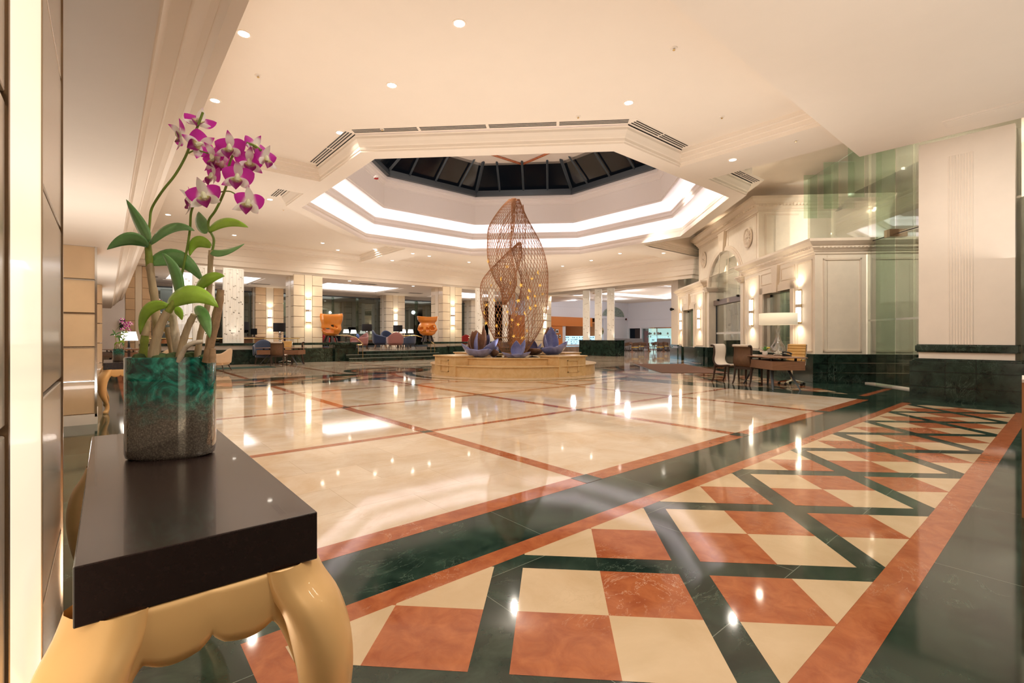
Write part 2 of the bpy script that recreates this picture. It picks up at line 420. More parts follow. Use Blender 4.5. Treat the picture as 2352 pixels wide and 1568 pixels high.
# ================================================================ FLOOR
OC = (11.1, 13.0)           # centre of the atrium octagon
def build_floor():
    f = MB(); mats = [GREEN, BEIGE, RED, BEIGE2, FOUNT]
    f.box(-7, 62, -9, 62, -.2, 0, 0)
    lay = [0]
    def P(pts, mi, z):
        if len(pts) >= 3: f.poly([(p[0], p[1], z) for p in pts], mi)
    Z1, Z2, Z3 = .0006, .0012, .0018
    def rect(x0, x1, y0, y1): return [(x0, y0), (x1, y0), (x1, y1), (x0, y1)]
    # pale centre field, red grid lines with dark crossings
    P(rect(.42, 11.2, 2.8, 12.9), 1, Z1)
    P(rect(.42, 11.2, 2.62, 2.8), 2, Z1); P(rect(.24, .42, 2.62, 24), 2, Z1)
    for y in (5.38, 8.15, 10.93): P(rect(.42, 11.2, y - .06, y + .06), 2, Z2)
    for x in (3.12, 5.98, 8.85): P(rect(x - .075, x + .075, 2.8, 12.9), 2, Z2)
    for x in (3.12, 5.98, 8.85):
        for y in (5.38, 8.15, 10.93): P(rect(x - .075, x + .075, y - .06, y + .06), 0, Z3)
        P([(x - .1, 2.8), (x - .1, 2.62), (x + .1, 2.62), (x + .1, 2.8)], 0, Z3)
    # far fields
    P(rect(.42, 9.6, 15.6, 24.2), 1, Z1)
    for y in (18.4, 21.2): P(rect(.42, 9.6, y - .05, y + .05), 2, Z2)
    for x in (3.12, 5.98, 8.85): P(rect(x - .07, x + .07, 15.6, 24.2), 2, Z2)
    P(rect(13.9, 26, 12.5, 24.2), 1, Z1)
    for x in (16.7, 19.5, 22.3): P(rect(x - .06, x + .06, 12.5, 24.2), 2, Z2)
    for y in (15.3, 18.1, 21): P(rect(13.9, 26, y - .06, y + .06), 2, Z2)
    P(rect(9.6, 13.9, 17.6, 22.6), 1, Z1)
    P(rect(26, 60, -2, 60), 1, Z1)
    # lattice band of checkered lozenges
    def band(region, u0=2.57, v0=.715, p=.943, w=.075, zz=Z1, bw=True):
        """region: convex polygon; bars at u=u0+k p and v=v0+k p; the cells mirror across every bar"""
        us = [(a[0] + a[1]) / Q2 for a in region]; vs = [(a[0] - a[1]) / Q2 for a in region]
        k0, k1 = int((min(us) - u0) // p) - 1, int((max(us) - u0) // p) + 2
        l0, l1 = int((min(vs) - v0) // p) - 1, int((max(vs) - v0) // p) + 2
        P(region, 0, zz)
        def cut(q):
            n = len(region)
            ar = sum(region[i][0] * region[(i + 1) % n][1] - region[(i + 1) % n][0] * region[i][1] for i in range(n))
            for i in range(n):
                a, b = region[i], region[(i + 1) % n]
                nx, ny = (b[1] - a[1]), -(b[0] - a[0])
                if ar < 0: nx, ny = -nx, -ny
                q = clip(q, nx, ny, nx * a[0] + ny * a[1])
                if len(q) < 3: return []
            return q
        for k in range(k0, k1):
            for l in range(l0, l1):
                ua, va = u0 + k * p + w, v0 + l * p + w; s = (p - 2 * w) / 2
                for i in (0, 1):
                    for j in (0, 1):
                        red = (i + j + k + l) % 2 == 0
                        q = [UV(ua + i * s, va + j * s), UV(ua + (i + 1) * s, va + j * s), UV(ua + (i + 1) * s, va + (j + 1) * s), UV(ua + i * s, va + (j + 1) * s)]
                        q = cut([(a.x, a.y) for a in q])
                        P(q, 2 if red else 3, zz + .0006)
    band(rect(.53, 11.12, .655, 1.99))
    P(rect(.4, 11.25, 1.99, 2.12), 2, Z1); P(rect(.4, 11.12, .5, .655), 2, Z1); P(rect(.4, .53, .655, 1.99), 2, Z1)
    # band along the portal side
    reg = rect(12.0, 15.4, 2.95, 24)
    reg = clip(reg, 1 / Q2, -1 / Q2, 6.25)
    reg1 = clip(reg, 0, 1, 8.8)
    band(reg1)
    P([(11.87, 2.82), (14.2, 2.82), (14.02, 2.95), (11.87, 2.95)], 2, Z1)
    band(rect(11.9, 13.3, 8.8, 10.2)); band(rect(.42, 8.0, 13.45, 14.8)); band(rect(9.6, 14.6, 22.9, 23.35)); band(rect(14.4, 24, 11.2, 12.3)); band(rect(13.9, 19, 8.9, 10.9))
    # ring round the fountain and medallions
    def ring(cx, cy, r0, r1, mi, z, a0=0, a1=360, n=72):
        for k in range(n):
            a, b = R(a0 + (a1 - a0) * k / n), R(a0 + (a1 - a0) * (k + 1) / n)
            P([(cx + r0 * math.cos(a), cy + r0 * math.sin(a)), (cx + r1 * math.cos(a), cy + r1 * math.sin(a)), (cx + r1 * math.cos(b), cy + r1 * math.sin(b)), (cx + r0 * math.cos(b), cy + r0 * math.sin(b))], mi, z)
    FC = (11.0, 12.95)
    for z, r0, r1, mi in ((.0024, .2, 3.5, 1), (.0024, 3.5, 3.75, 0), (.0024, 3.75, 4.05, 1), (.0024, 4.05, 4.2, 2)):
        ring(FC[0], FC[1], r0, r1, mi, z)
    for cx, cy in ((7.9, 16.4), (14.1, 9.6), (14.3, 16.2)):
        ring(cx, cy, .01, .8, 3, .003, n=32); ring(cx, cy, .8, 1.0, 2, .003, n=40); ring(cx, cy, 1.0, 1.12, 0, .003, n=40); ring(cx, cy, 1.12, 1.3, 2, .003, n=40); ring(cx, cy, 1.3, 1.55, 0, .003, n=40)
        for a in range(0, 360, 90):
            P([(cx, cy), (cx + .3 * math.cos(R(a + 25)), cy + .3 * math.sin(R(a + 25))), (cx + .78 * math.cos(R(a)), cy + .78 * math.sin(R(a))), (cx + .3 * math.cos(R(a - 25)), cy + .3 * math.sin(R(a - 25)))], 0, .0036)
    struct(f, 'floor', mats, fix=False)
build_floor()

# ================================================================ CEILINGS
ZC, ZS, ZH, ZL = 5.6, 5.25, 6.32, 4.31
def octpath(ap, c=OC):
    r = ap / math.cos(R(22.5))
    return [(c[0] + r * math.cos(R(22.5 + 45 * k)), c[1] + r * math.sin(R(22.5 + 45 * k))) for k in range(8)]
def oct_sweep(mb, prof, mi=0):
    rows = [[(x, y, z) for ap, z in prof for (x, y) in [octpath(ap)[k]]] for k in range(8)]
    m = len(prof); vs = [v for r in rows for v in r]
    mb.add(vs, [(k * m + i, ((k + 1) % 8) * m + i, ((k + 1) % 8) * m + i + 1, k * m + i + 1) for k in range(8) for i in range(m - 1)], mi)
def ceiling_minus_oct(mb, rc, ap, z, mi=0):
    for k in range(8):
        a = R(45 * k); n = (math.cos(a), math.sin(a))
        q = clip(rc, -n[0], -n[1], -(ap + n[0] * OC[0] + n[1] * OC[1]))
        for s in (-22.5, 22.5):
            b = R(45 * k + s + (90 if s > 0 else -90)); m = (math.cos(b), math.sin(b))
            if len(q) >= 3: q = clip(q, m[0], m[1], m[0] * OC[0] + m[1] * OC[1])
        if len(q) >= 3:
            mb.poly([(p[0], p[1], z) for p in q], mi)
            mb.poly([(p[0], p[1], z + .1) for p in q], mi)
def rc(x0, x1, y0, y1): return [(x0, y0), (x1, y0), (x1, y1), (x0, y1)]
c = MB()
ceiling_minus_oct(c, rc(.3, 11.75, 2.8, 25.4), 7.0, ZC)
ceiling_minus_oct(c, rc(11.75, 23.4, 12.3, 25.4), 7.0, ZC)
struct(c, 'ceiling_main', CEIL, fix=False)
c = MB()
ceiling_minus_oct(c, clip(rc(11.75, 27, -1, 12.3), 1 / Q2, -1 / Q2, 8.9), 7.25, ZH)
c.box(11.65, 11.75, 2.9, 6.0, ZC, ZH + .1); c.box(18.36, 27, 12.3, 12.4, ZS, ZH + .1)
struct(c, 'ceiling_portal', CEIL, fix=False)
# octagon frame with crown mouldings and two lit coves
c = MB()
oct_sweep(c, [(7.28, ZC + .03), (7.25, ZC - .004), (7.0, ZC - .004), (7.0, 5.56), (6.97, 5.55), (6.97, 5.5), (6.93, 5.44), (6.9, 5.38), (6.88, 5.36), (6.88, 5.3), (6.86, 5.29), (6.86, ZS), (6.45, ZS), (6.45, 5.31), (6.47, 5.32), (6.47, 5.36), (6.5, 5.42), (6.54, 5.47), (6.54, 5.5), (6.52, 5.51), (6.52, 5.62), (6.57, 5.62), (6.57, 5.57), (7.0, 5.57)])
struct(c, 'ceiling_octagon_frame', CEIL)
c = MB()
oct_sweep(c, [(7.0, 5.57), (7.0, 6.02), (6.16, 6.02), (6.16, 5.97), (6.11, 5.97), (6.11, 6.05), (6.07, 6.08), (6.07, 6.2), (6.05, 6.2), (6.05, 6.26), (6.1, 6.26), (6.1, 6.16), (6.55, 6.16), (6.55, 6.66), (5.68, 6.66), (5.68, 6.58), (5.63, 6.58), (5.63, 6.64), (5.6, 6.65), (5.6, 7.45), (5.58, 7.46), (5.58, 7.52), (5.54, 7.6), (5.5, 7.64), (5.5, 7.72), (5.46, 7.73), (5.46, 7.85), (5.9, 7.85), (5.9, 8.1)])
struct(c, 'trim_octagon_cove', COVEW)
for nm, a0, a1, zz in (('lower', 6.63, 6.78, 5.6), ('upper', 6.18, 6.33, 6.19)):
    c = MB(); oct_sweep(c, [(a0, zz), (a0, zz + .02), (a1, zz + .02), (a1, zz)])
    t = c.build('cove_light', COVE); tag(t, 'white light strip hidden in the %s cove of the skylight octagon' % nm, 'light')
# octagonal outer shaft walls (dark, closes the roof void)
# beams on the axes of the octagon
c = MB()
def beam(x0, x1, y0, y1, along, zt=ZC):
    c.box(x0, x1, y0, y1, ZS, zt + .02)
    for w, z0 in ((.05, ZS + .08), (.1, ZS + .17), (.16, ZS + .26)):
        if along == 'y': c.box(x0 - w, x1 + (w if zt == ZC and x1 < 11 else 0), y0, y1, z0, zt + .01)
        else: c.box(x0, x1, y0 - w, y1 + w, z0, zt + .01)
beam(10.42, 11.76, 2.9, 6.139, 'y'); beam(.3, 4.239, 12.75, 14.1, 'x')
beam(10.42, 11.76, 19.861, 25.2, 'y'); beam(17.961, 23.2, 12.32, 13.7, 'x')
struct(c, 'ceiling_beams', CEIL)
# linear air slots round the octagon
def slots(p, q, off, label, n):
    """three dark slots parallel to p-q in n lengths"""
    p, q = Vector(p), Vector(q); d = (q - p); Ln = d.length; d.normalize(); nn = Vector((-d.y, d.x, 0)) * off
    t = thing('air_slot', label, 'air vent', p, 0, 'linear air slots around the skylight octagon')
    seg = Ln / n
    for i in range(n):
        m = MB(); m2 = MB()
        a = d * (i * seg + .03)
        m2.obox(a - nn * .01 + Vector((0, 0, -.006)), d * (seg - .06), nn * .2, (0, 0, .01))
        for k in range(3): m.obox(a + nn * (.02 + k * .062) + Vector((0, 0, -.011)), d * (seg - .06), nn * .03, (0, 0, .01))
        m2.build('frame', CEIL, t); m.build('slot', BLACKM, t)
V8 = octpath(7.04); O2 = octpath(7.04)
def V3(p, z=ZC): return Vector((p[0], p[1], z))
# octagon side order: vertex k at 22.5+45k
slots(V3((4.06, 14.8)), V3((4.06, 16.2)), 1, 'short dark air slot at the left of the skylight, beyond the left beam', 2)
slots(V3(V8[4]), V3((V8[4][0], 12.45)), 1, 'dark air slot along the left edge of the skylight octagon, up to the beam', 2)
slots(V3(V8[4]), V3(V8[5]), -1, 'long grey air slot along the nearest edge of the skylight octagon', 4)
slots(V3(V8[5]), V3((10.2, V8[5][1])), -1, 'dark air slot from the nearest right corner of the skylight to the beam', 2)
slots(V3((12.25, V8[6][1])), V3(V8[6]), -1, 'dark air slot right of the skylight beam above the portal side', 2)
# skylight ribs + glass
sk = thing('skylight', 'octagonal pyramid skylight with grey steel ribs above the fountain, black night outside', 'skylight', (OC[0], OC[1], 7.85))
def sp(ang, r):   # point on skylight at radius r along direction
    return Vector((r * math.cos(ang), r * math.sin(ang), 0))
AP0, Z0, APX = 5.5, .08, 12.1 - 7.85
m = MB()
ov = [Vector((p[0] - OC[0], p[1] - OC[1], 0)) for p in octpath(5.46)]
for k in range(8):
    a, b = ov[k], ov[(k + 1) % 8]
    m.obox(a + Vector((0, 0, .0)), b - a, -(a + b).normalized() * .16, (0, 0, .14))
    m.obox(a + Vector((0, 0, .14)), b - a, -(a + b).normalized() * .1, (0, 0, .12))
m.build('ring_frame', STEEL, sk)
top = Vector((0, 0, APX))
for k in range(8):
    a, b = ov[k], ov[(k + 1) % 8]
    m = MB(); z = Vector((0, 0, .22))
    m.tube([a * .985 + z, a * .985 + (top - a) * .9 + z], .075, 4); m.build('hip_rib', STEEL, sk)
    for f_ in ((.25, .5, .75) if k % 2 == 0 else (.22, .5, .78)):
        p = a.lerp(b, f_); dr = -(a + b).normalized(); sl = APX / 5.46
        lim = 5.46 * (1 - abs(f_ - .5) * 2) * .97 if f_ != .5 else 5.0
        m = MB(); m.tube([p * .99 + z, p * .99 + dr * lim + Vector((0, 0, sl * lim)) + z], .05, 4); m.build('rib', STEEL, sk)
m = MB()
for k in range(8): m.poly([ov[k] + Vector((0, 0, .3)), ov[(k + 1) % 8] + Vector((0, 0, .3)), top + Vector((0, 0, .32))])
m.build('glass', GLASSS, sk, fix=False)
# pale octagonal canopy above the glass with brown struts
cp = thing('roof_canopy', 'pale octagonal canopy with brown diagonal struts seen through the skylight', 'canopy', (OC[0], OC[1], 9.02))
m = MB(); m.prism([(p[0] - OC[0], p[1] - OC[1]) for p in octpath(4.6)], 0, .3); m.build('soffit', CREAM, cp)
m = MB()
o4 = [Vector((p[0] - OC[0], p[1] - OC[1], -.03)) for p in octpath(4.5)]; o3 = [v * .7 for v in o4]
for v in o3: v.z = -.03
for k in range(8):
    mid = o4[k].lerp(o4[(k + 1) % 8], .5)
    m.tube([o3[k], mid], .05, 6); m.tube([o3[(k + 1) % 8], mid], .05, 6)
m.build('strut', RED, cp)
lamp('POINT', (OC[0], OC[1], 8.4), 70, size=.05, name='added_canopy_fill')  # added lamp that lightens the canopy, no fitting there
for k in (-60, -20, 20, 60):
    _a = R(45 + k * 1.25)
    lamp('SPOT', (OC[0], OC[1], 6.9), 60, (.93, .9, 1), .05, Vector((math.cos(_a), math.sin(_a), .05)).to_track_quat('-Z', 'Y').to_euler(), 80, 1, name='added_cove_fill')  # added spots in mid-air brighten the far cove walls

# left low soffit with stepped crown
c = MB()
ZF = 2.46
prof = [(-4, ZF), (.155, ZF), (.155, 2.5), (.17, 2.5), (.2, 2.56), (.27, 2.6), (.27, 2.64), (.29, 2.64), (.36, 2.72), (.4, 2.75), (.4, 2.79), (.45, 2.79), (.54, 2.87), (.55, 2.92), (.55, ZC + .1), (-4, ZC + .1)]
n = len(prof)
vs = [(x, -5, z) for x, z in prof] + [(x, 27.0, z) for x, z in prof]
c.add(vs, [(i, i + 1, n + i + 1, n + i) for i in range(n - 1)] + [list(range(n)), [n + i for i in range(n)][::-1]])
struct(c, 'ceiling_left_soffit', simple('soffit_paint', (.8, .72, .63), .6, var=.015, scale=3))
# right/near soffit over the camera
c = MB()
c.prism([(.56, -8.5), (24, -8.5), (24, -1), (11.94, -1), (11.94, 2.95), (.56, 2.95)], 4.95, ZH + .1)
struct(c, 'ceiling_right_soffit', CEIL)

g = thing('access_panel', 'faint cream access hatch in the soffit above the right column', 'hatch', (12.3, .6, 4.93))
m = MB(); m.box(-1.2, -.9, -.4, .9, -.01, .03); m.build('panel', CEIL, g)
m = MB(); m.box(-1.24, -.86, -.44, .94, -.004, .03); m.build('frame', CREAM, g)
# perimeter fascia (X side at Y=25 ; Y side at X=23)
c = MB()
fp = [(-.5, ZC + .01), (-.34, ZC), (-.34, 5.5), (-.26, 5.47), (-.22, 5.4), (-.12, 5.36), (-.12, 5.3), (0, 5.28), (0, 4.98), (.05, 4.95), (.05, 4.74), (.1, 4.7), (.1, 4.48), (.26, 4.45), (.26, ZL - .02), (.34, ZL - .02)]
# path runs so that left normal points outward
c.sweep([(o, z) for o, z in fp], [(23, -4.0 + 12), (23, 25), (.5, 25)][::-1])
struct(c, 'trim_perimeter_fascia', CEIL)
# lounge ceiling with lit coffers (bays)
def lounge_ceiling():
    c = MB(); g = MB()
    holes = [(2.3, 6.4, 27.6, 31.8), (9.6, 14.4, 27.6, 31.8), (18.4, 22.6, 27.6, 31.8)]
    xs = [-3, 2.3, 6.4, 9.6, 14.4, 18.4, 22.6, 30]
    c.box(-3, 30, 25.3, 27.6, ZL, ZL + .15); c.box(-3, 30, 31.8, 36, ZL, ZL + .15)
    for i in range(0, 7, 2): c.box(xs[i], xs[i + 1], 27.6, 31.8, ZL, ZL + .15)
    for x0, x1, y0, y1 in holes:
        # stepped rim
        c.box(x0, x1, y0, y0 + .12, ZL + .05, ZL + .3); c.box(x0, x1, y1 - .12, y1, ZL + .05, ZL + .3)
        c.box(x0, x0 + .12, y0, y1, ZL + .05, ZL + .3); c.box(x1 - .12, x1, y0, y1, ZL + .05, ZL + .3)
    struct(c, 'ceiling_lounge', CEIL)
    for (x0, x1, y0, y1), nm in zip(holes, ('left', 'middle', 'right')):
        t = thing('ceiling_light_coffer', 'large glowing white ceiling coffer over the %s lounge bay' % nm, 'ceiling light', ((x0 + x1) / 2, (y0 + y1) / 2, ZL + .3))
        m = MB(); m.box((x0 - x1) / 2, (x1 - x0) / 2, (y0 - y1) / 2, (y1 - y0) / 2, 0, .06); m.build('panel', COVE2, t)
lounge_ceiling()
# ================================================================ WALLS that close the place
c = MB(); c.box(-3, 30, 33.9, 34.1, .3, .9); c.box(-3, 30, 33.9, 34.1, 4.05, ZL + .2); struct(c, 'wall_back', CREAM)
c = MB(); c.box(-3.2, 30, 36.5, 36.7, -.2, 5); struct(c, 'wall_outside_night', NIGHT)
c = MB(); c.box(-2.2, 1.62, 30.6, 30.8, 0, ZL); c.box(-2.4, -2.2, -8.6, 31, 0, ZC); struct(c, 'wall_left', CREAM)
c = MB(); c.box(-2.4, 24, -8.8, -8.6, 0, ZH); c.box(15.8, 24, -8.6, -8.4, 0, ZH); struct(c, 'wall_near', CREAM)
c = MB(); c.box(24, 24.2, -8.8, -1, 0, ZH); struct(c, 'wall_right', CREAM)
# ================================================================ SCONCES
def make_sconce(wd=.2, ht=.95):
    t = thing('wall_sconce', 'x', 'wall lamp')
    m = MB(); m.box(-wd / 2, wd / 2, .0, .02, 0, ht); m.build('back_plate', BRASS, t)
    for z0, z1 in ((.04, ht * .47), (ht * .56, ht - .04)):
        m = MB()
        n = 9; pts = [(-wd / 2 + .01, .02)] + [(-(wd / 2 - .01) * math.cos(math.pi * i / n), -.02 - .07 * math.sin(math.pi * i / n)) for i in range(n + 1)] + [(wd / 2 - .01, .02)]
        m.prism(pts, z0, z1); m.build('glass_shade', SCONG, t)
    m = MB(); m.prism([(-wd / 2, .02), (-wd / 2, -.04), (0, -.105), (wd / 2, -.04), (wd / 2, .02)], ht * .465, ht * .565); m.build('band', METALP, t)
    for sx in (-1, 1):
        for z in (.03, ht - .03):
            m = MB(); m.lathe([(.012, -.012), (.012, .012)], 8, (sx * (wd / 2 - .015), -.05, z)); m.build('finial', BRASS, t)
    return t
SCON = None
def sconce(loc, rz, label, group=None, scale=None, power=26):
    global SCON
    if SCON is None:
        SCON = make_sconce(); SCON.location = loc; SCON.rotation_euler = (0, 0, rz); r = SCON; r['label'] = label
        if group: r['group'] = group
    else: r = dup(SCON, loc, rz, label, group)
    sc = scale or 1; r.scale = (sc, sc, sc)
    d = Vector((math.sin(rz), -math.cos(rz), 0))
    p = Vector(loc) + d * .17
    lamp('SPOT', p + Vector((0, 0, .97 * sc)), power, (1, .84, .6), .04, (R(180), 0, 0), 150, 1, name='sconce_up_light')
    lamp('SPOT', p + Vector((0, 0, .0)), power * .8, (1, .84, .6), .04, (0, 0, 0), 150, 1, name='sconce_down_light')
    return r
# ================================================================ CLAD COLUMNS
def column(x0, x1, y0, y1, z0, z1, label, group, pitch=.5, onyx=None, strip=.27, base=None):
    """square column clad in onyx panels in bronze joints, pale strip up the middle of each face"""
    onyx = onyx or ONYX
    cx, cy = (x0 + x1) / 2, (y0 + y1) / 2
    t = thing('clad_column', label, 'column', (cx, cy, z0), 0, group)
    hx, hy, h = (x1 - x0) / 2, (y1 - y0) / 2, z1 - z0
    e = .012
    m = MB(); m.box(-hx + e, hx - e, -hy + e, hy - e, 0, h); m.build('core', BRONZE, t)
    nrow = max(1, int(round(h / pitch))); ph = h / nrow
    p = MB(); s = MB()
    for axis in (0, 1):
        hw = hx if axis == 0 else hy; hd = hy if axis == 0 else hx
        for sg in (-1, 1):
            fr = [(-1, -strip), (strip, 1)]
            for a, b in fr:
                for r in range(nrow):
                    u0, u1 = a * hw + .012, b * hw - .012
                    zz0, zz1 = r * ph + .012, (r + 1) * ph - .012
                    d0, d1 = sorted((sg * (hd - .03), sg * (hd + .004)))
                    if axis == 0: p.box(u0, u1, d0, d1, zz0, zz1)
                    else: p.box(d0, d1, u0, u1, zz0, zz1)
            d0, d1 = sorted((sg * (hd - .03), sg * (hd + .012)))
            if axis == 0: s.box(-strip * hw + .008, strip * hw - .008, d0, d1, 0, h)
            else: s.box(d0, d1, -strip * hw + .008, strip * hw - .008, 0, h)
    p.build('stone_panels', onyx, t); s.build('centre_strip', STRIPW, t)
    if base:
        m = MB(); m.box(-hx - .06, hx + .06, -hy - .06, hy + .06, -base, 0); m.build('plinth', GREENW, t)
    return t
g = 'onyx clad columns along the raised lounge'
column(7.1, 8.5, 25.2, 26.6, .68, 4.36, 'left front onyx column rising from the green ledge behind the left desk', g)
column(15.75, 17.15, 25.2, 26.6, .68, 4.36, 'front onyx column just right of the wide orange sculpture with rim, left of the fountain', g)
column(23.9, 25.3, 25.4, 26.8, .5, 4.36, 'front onyx column right behind the right edge of the wire sculpture', g)
column(.62, 1.5, 26.3, 27.2, .5, 4.3, 'tan onyx column at the far left beside the dark window', g, onyx=ONYX2)
column(7.0, 8.6, 32.7, 33.8, .5, ZL, 'rear onyx column between dark windows, left of the front left column', g, onyx=ONYX2)
column(15.6, 17.1, 32.7, 33.8, .5, ZL, 'rear onyx column between the two orange sculptures', g)
column(23.2, 24.6, 32.7, 33.8, .5, ZL, 'rear onyx column right of the wide orange sculpture, beside the thin screen', g)
g = 'pairs of stacked sconces on the onyx columns'
sconce((7.8, 25.18, 1.95), 0, 'lit sconce on the left front onyx column', g, 1.25, 14)
sconce((16.45, 25.18, 1.95), 0, 'lit sconce on the onyx column beside the second orange sculpture', g, 1.25, 14)
sconce((24.6, 25.38, 1.85), 0, 'lit sconce on the onyx column behind the right edge of the wire sculpture', g, 1.25, 14)
sconce((7.8, 32.68, 1.85), 0, 'lit sconce on the rear onyx column left of the front left column', g, 1.2, 14)
sconce((16.35, 32.68, 1.85), 0, 'lit sconce on the rear onyx column between the orange sculptures', g, 1.2, 14)
sconce((23.9, 32.68, 1.85), 0, 'lit sconce on the rear onyx column behind the thin white screen', g, 1.2, 14)
# near left columns (2.46 m, under the soffit)
def low_column(y0, y1, label, zr):
    x1 = -.1
    t = thing('clad_pier', label, 'column', (-.75, (y0 + y1) / 2, 0))
    hy = (y1 - y0) / 2; hx = .62
    m = MB(); m.box(-hx, hx, -hy + .01, hy - .01, .0, ZF - .004); m.build('core', BRONZE, t)
    m = MB(); m.box(-hx - .01, hx + .03, -hy - .02, hy + .02, 0, .14); m.build('skirting', CREAM, t)
    return t, hx, hy
t, hx, hy = low_column(.1, 2.07, 'near left pier of bronze sheet panels with a bright centre strip, beside the console table', 0)
m = MB()
for r in range(5):
    z0, z1 = .14 + r * .465, .14 + (r + 1) * .465
    m.box(hx - .01, hx + .022, -hy + .02, -.12, z0 + .006, z1 - .006)
m.build('metal_panel', METALP, t, bevel=.003)
m = MB()
for r in range(5):
    z0, z1 = .14 + r * .465, .14 + (r + 1) * .465
    m.box(hx - .01, hx + .022, .36, hy - .015, z0 + .006, z1 - .006)
m.build('metal_panel', METALP, t, bevel=.003)
m = MB(); m.box(hx - .01, hx + .024, -.1, .335, .1, ZF - .01); m.build('strip_painted_glow', simple('onyx_painted_glow', (.95, .88, .72), .25, coat=.3, emis=(1, .88, .66), es=.75), t)  # glow in the colour stands in for light from an unseen sconce
m = MB(); m.box(hx - .01, hx + .025, -.115, -.1, .1, ZF); m.box(hx - .01, hx + .026, .335, .35, .1, ZF); m.box(hx - .01, hx + .026, hy - .02, hy, .1, ZF); m.build('edge_trim', BRONZE, t)
t, hx, hy = low_column(8.85, 9.75, 'left pier of tan onyx panels with chrome joints behind the console table', 0)
m = MB(); j = MB()
for r in range(5):
    z0, z1 = .14 + r * .465, .14 + (r + 1) * .465
    m.box(-hx, hx + .005, -hy - .012, -hy + .02, z0 + .012, z1 - .012)
    m.box(hx - .01, hx + .02, -hy + .03, hy - .03, z0 + .012, z1 - .012)
    j.box(-hx, hx + .01, -hy - .02, -hy + .01, z1 - .012, z1 + .0)
m.build('stone_panels', ONYX2, t); j.build('joint_trim', CHROME, t)
m = MB(); m.box(hx + .005, hx + .03, -hy - .02, -hy + .02, .1, ZF); m.build('corner_trim', CHROME, t)
t, hx, hy = low_column(15.0, 16.0, 'farther left pier of tan onyx panels beyond the second console table', 0)
m = MB()
for r in range(5):
    z0, z1 = .14 + r * .465, .14 + (r + 1) * .465
    m.box(-hx, hx + .04, -hy - .012, -hy + .02, z0 + .012, z1 - .012); m.box(hx - .01, hx + .05, -hy + .03, hy - .03, z0 + .012, z1 - .012)
m.build('stone_panels', ONYX2, t)

# ================================================================ RIGHT NEAR COLUMN
def right_column():
    t = thing('square_column', 'big square cream column with fluted centre and black-green stone base at right', 'column', (12.0, 1.33, 0))
    # body: left face X from 12.05; front face toward camera is the -X face spanning Y .35..1.95
    p1 = onX(2110, 800, 12.1).y; p2 = onX(2332, 800, 12.1).y
    y0, y1 = p2 - 1.33, p1 - 1.33
    x0, x1 = .1, 1.5
    m = MB(); m.box(x0, x1, y0, y1, .7, 4.94); m.build('shaft', CREAM, t)
    m = MB(); yc = (y0 + y1) / 2 + .05
    for k in range(9):
        a = yc - .16 + k * .04
        m.tube([(x0 + .002, a, 1.06), (x0 + .002, a, 4.6)], .014, 8)
    m.build('fluting', CREAM, t)
    b = MB()
    b.box(x0 - .05, x1 + .05, y0 - .05, y1 + .05, .94, 1.05); b.box(x0 - .03, x1 + .03, y0 - .03, y1 + .03, .92, 1.07)
    b.build('upper_band', GREENW, t, bevel=.012)
    b = MB()
    b.box(x0 - .12, x1 + .12, y0 - .12, y1 + .12, .0, .75); b.box(x0 - .09, x1 + .09, y0 - .09, y1 + .09, .75, .78); b.box(x0 - .06, x1 + .06, y0 - .06, y1 + .06, .78, .8)
    b.build('base', GREENW, t, bevel=.006)
    j = MB()
    for z in (.27, .55): j.box(x0 - .123, x0 - .115, y0 - .12, y1 + .12, z - .004, z + .004)
    for a in (yc - .22, yc + .2): j.box(x0 - .123, x0 - .115, a - .003, a + .003, 0, .8)
    j.build('joint', BLACKM, t)
    m = MB(); m.box(x0 - .2, x1 + .2, y0 - .2, y1 + .2, 0, .05); m.build('foot_slab', GREENW, t)
right_column()
# strip of terracotta-coloured counter end at the right frame edge
t = thing('counter_end', 'sliver of a reddish wooden counter end at the right edge of the picture', 'counter')
a = onZ(2346, 1200, 0); p = atD(2347, 878, 3.2)
t.location = (p.x, p.y, 0)
m = MB(); dirx = Vector((p.x, p.y, 0)).normalized(); rt = Vector((dirx.y, -dirx.x, 0))
m.obox((0, 0, 0), rt * .5, dirx * .5, (0, 0, p.z)); m.build('side_panel', TERR, t)
m = MB(); m.obox(rt * .001 + dirx * -.012 + Vector((0, 0, p.z)), rt * .53, dirx * .53, (0, 0, .02)); m.build('top', CREAM, t)

# ================================================================ PORTAL (facade along direction (1,1), facing -v)
VF = 6.95
def Wl(u, v, z=0): return UV(u, v, z)
def ubox(mb, u0, u1, v0, v1, z0, z1, mi=0):
    mb.obox(UV(u0, v0, z0), UV(u1, v0, z0) - UV(u0, v0, z0), UV(u0, v1, z0) - UV(u0, v0, z0), (0, 0, z1 - z0), mi)
def upoly(mb, pts, v, z=None, mi=0):     # polygon in (u,z) on plane v
    mb.poly([UV(u, v, zz) for u, zz in pts], mi)
def uprism(mb, pts, v0, v1, mi=0):
    n = len(pts); A = [UV(u, v0, z) for u, z in pts]; B = [UV(u, v1, z) for u, z in pts]
    mb.add(A + B, [list(range(n)), [n + i for i in range(n)][::-1]] + [(i, (i + 1) % n, n + (i + 1) % n, n + i) for i in range(n)], mi)
CORN = [(0, 0), (.03, 0), (.03, .05), (.06, .07), (.08, .12), (.14, .16), (.14, .2), (.2, .24), (.26, .3), (.26, .37), (.0, .37)]
def cornice(mb, path, z, k=1.0, prof=CORN):
    """path in (u,v); outward is to the left"""
    P2 = [(UV(u, v).x, UV(u, v).y) for u, v in path]
    mb.sweep([(o * k, z + h * k) for o, h in prof], P2)
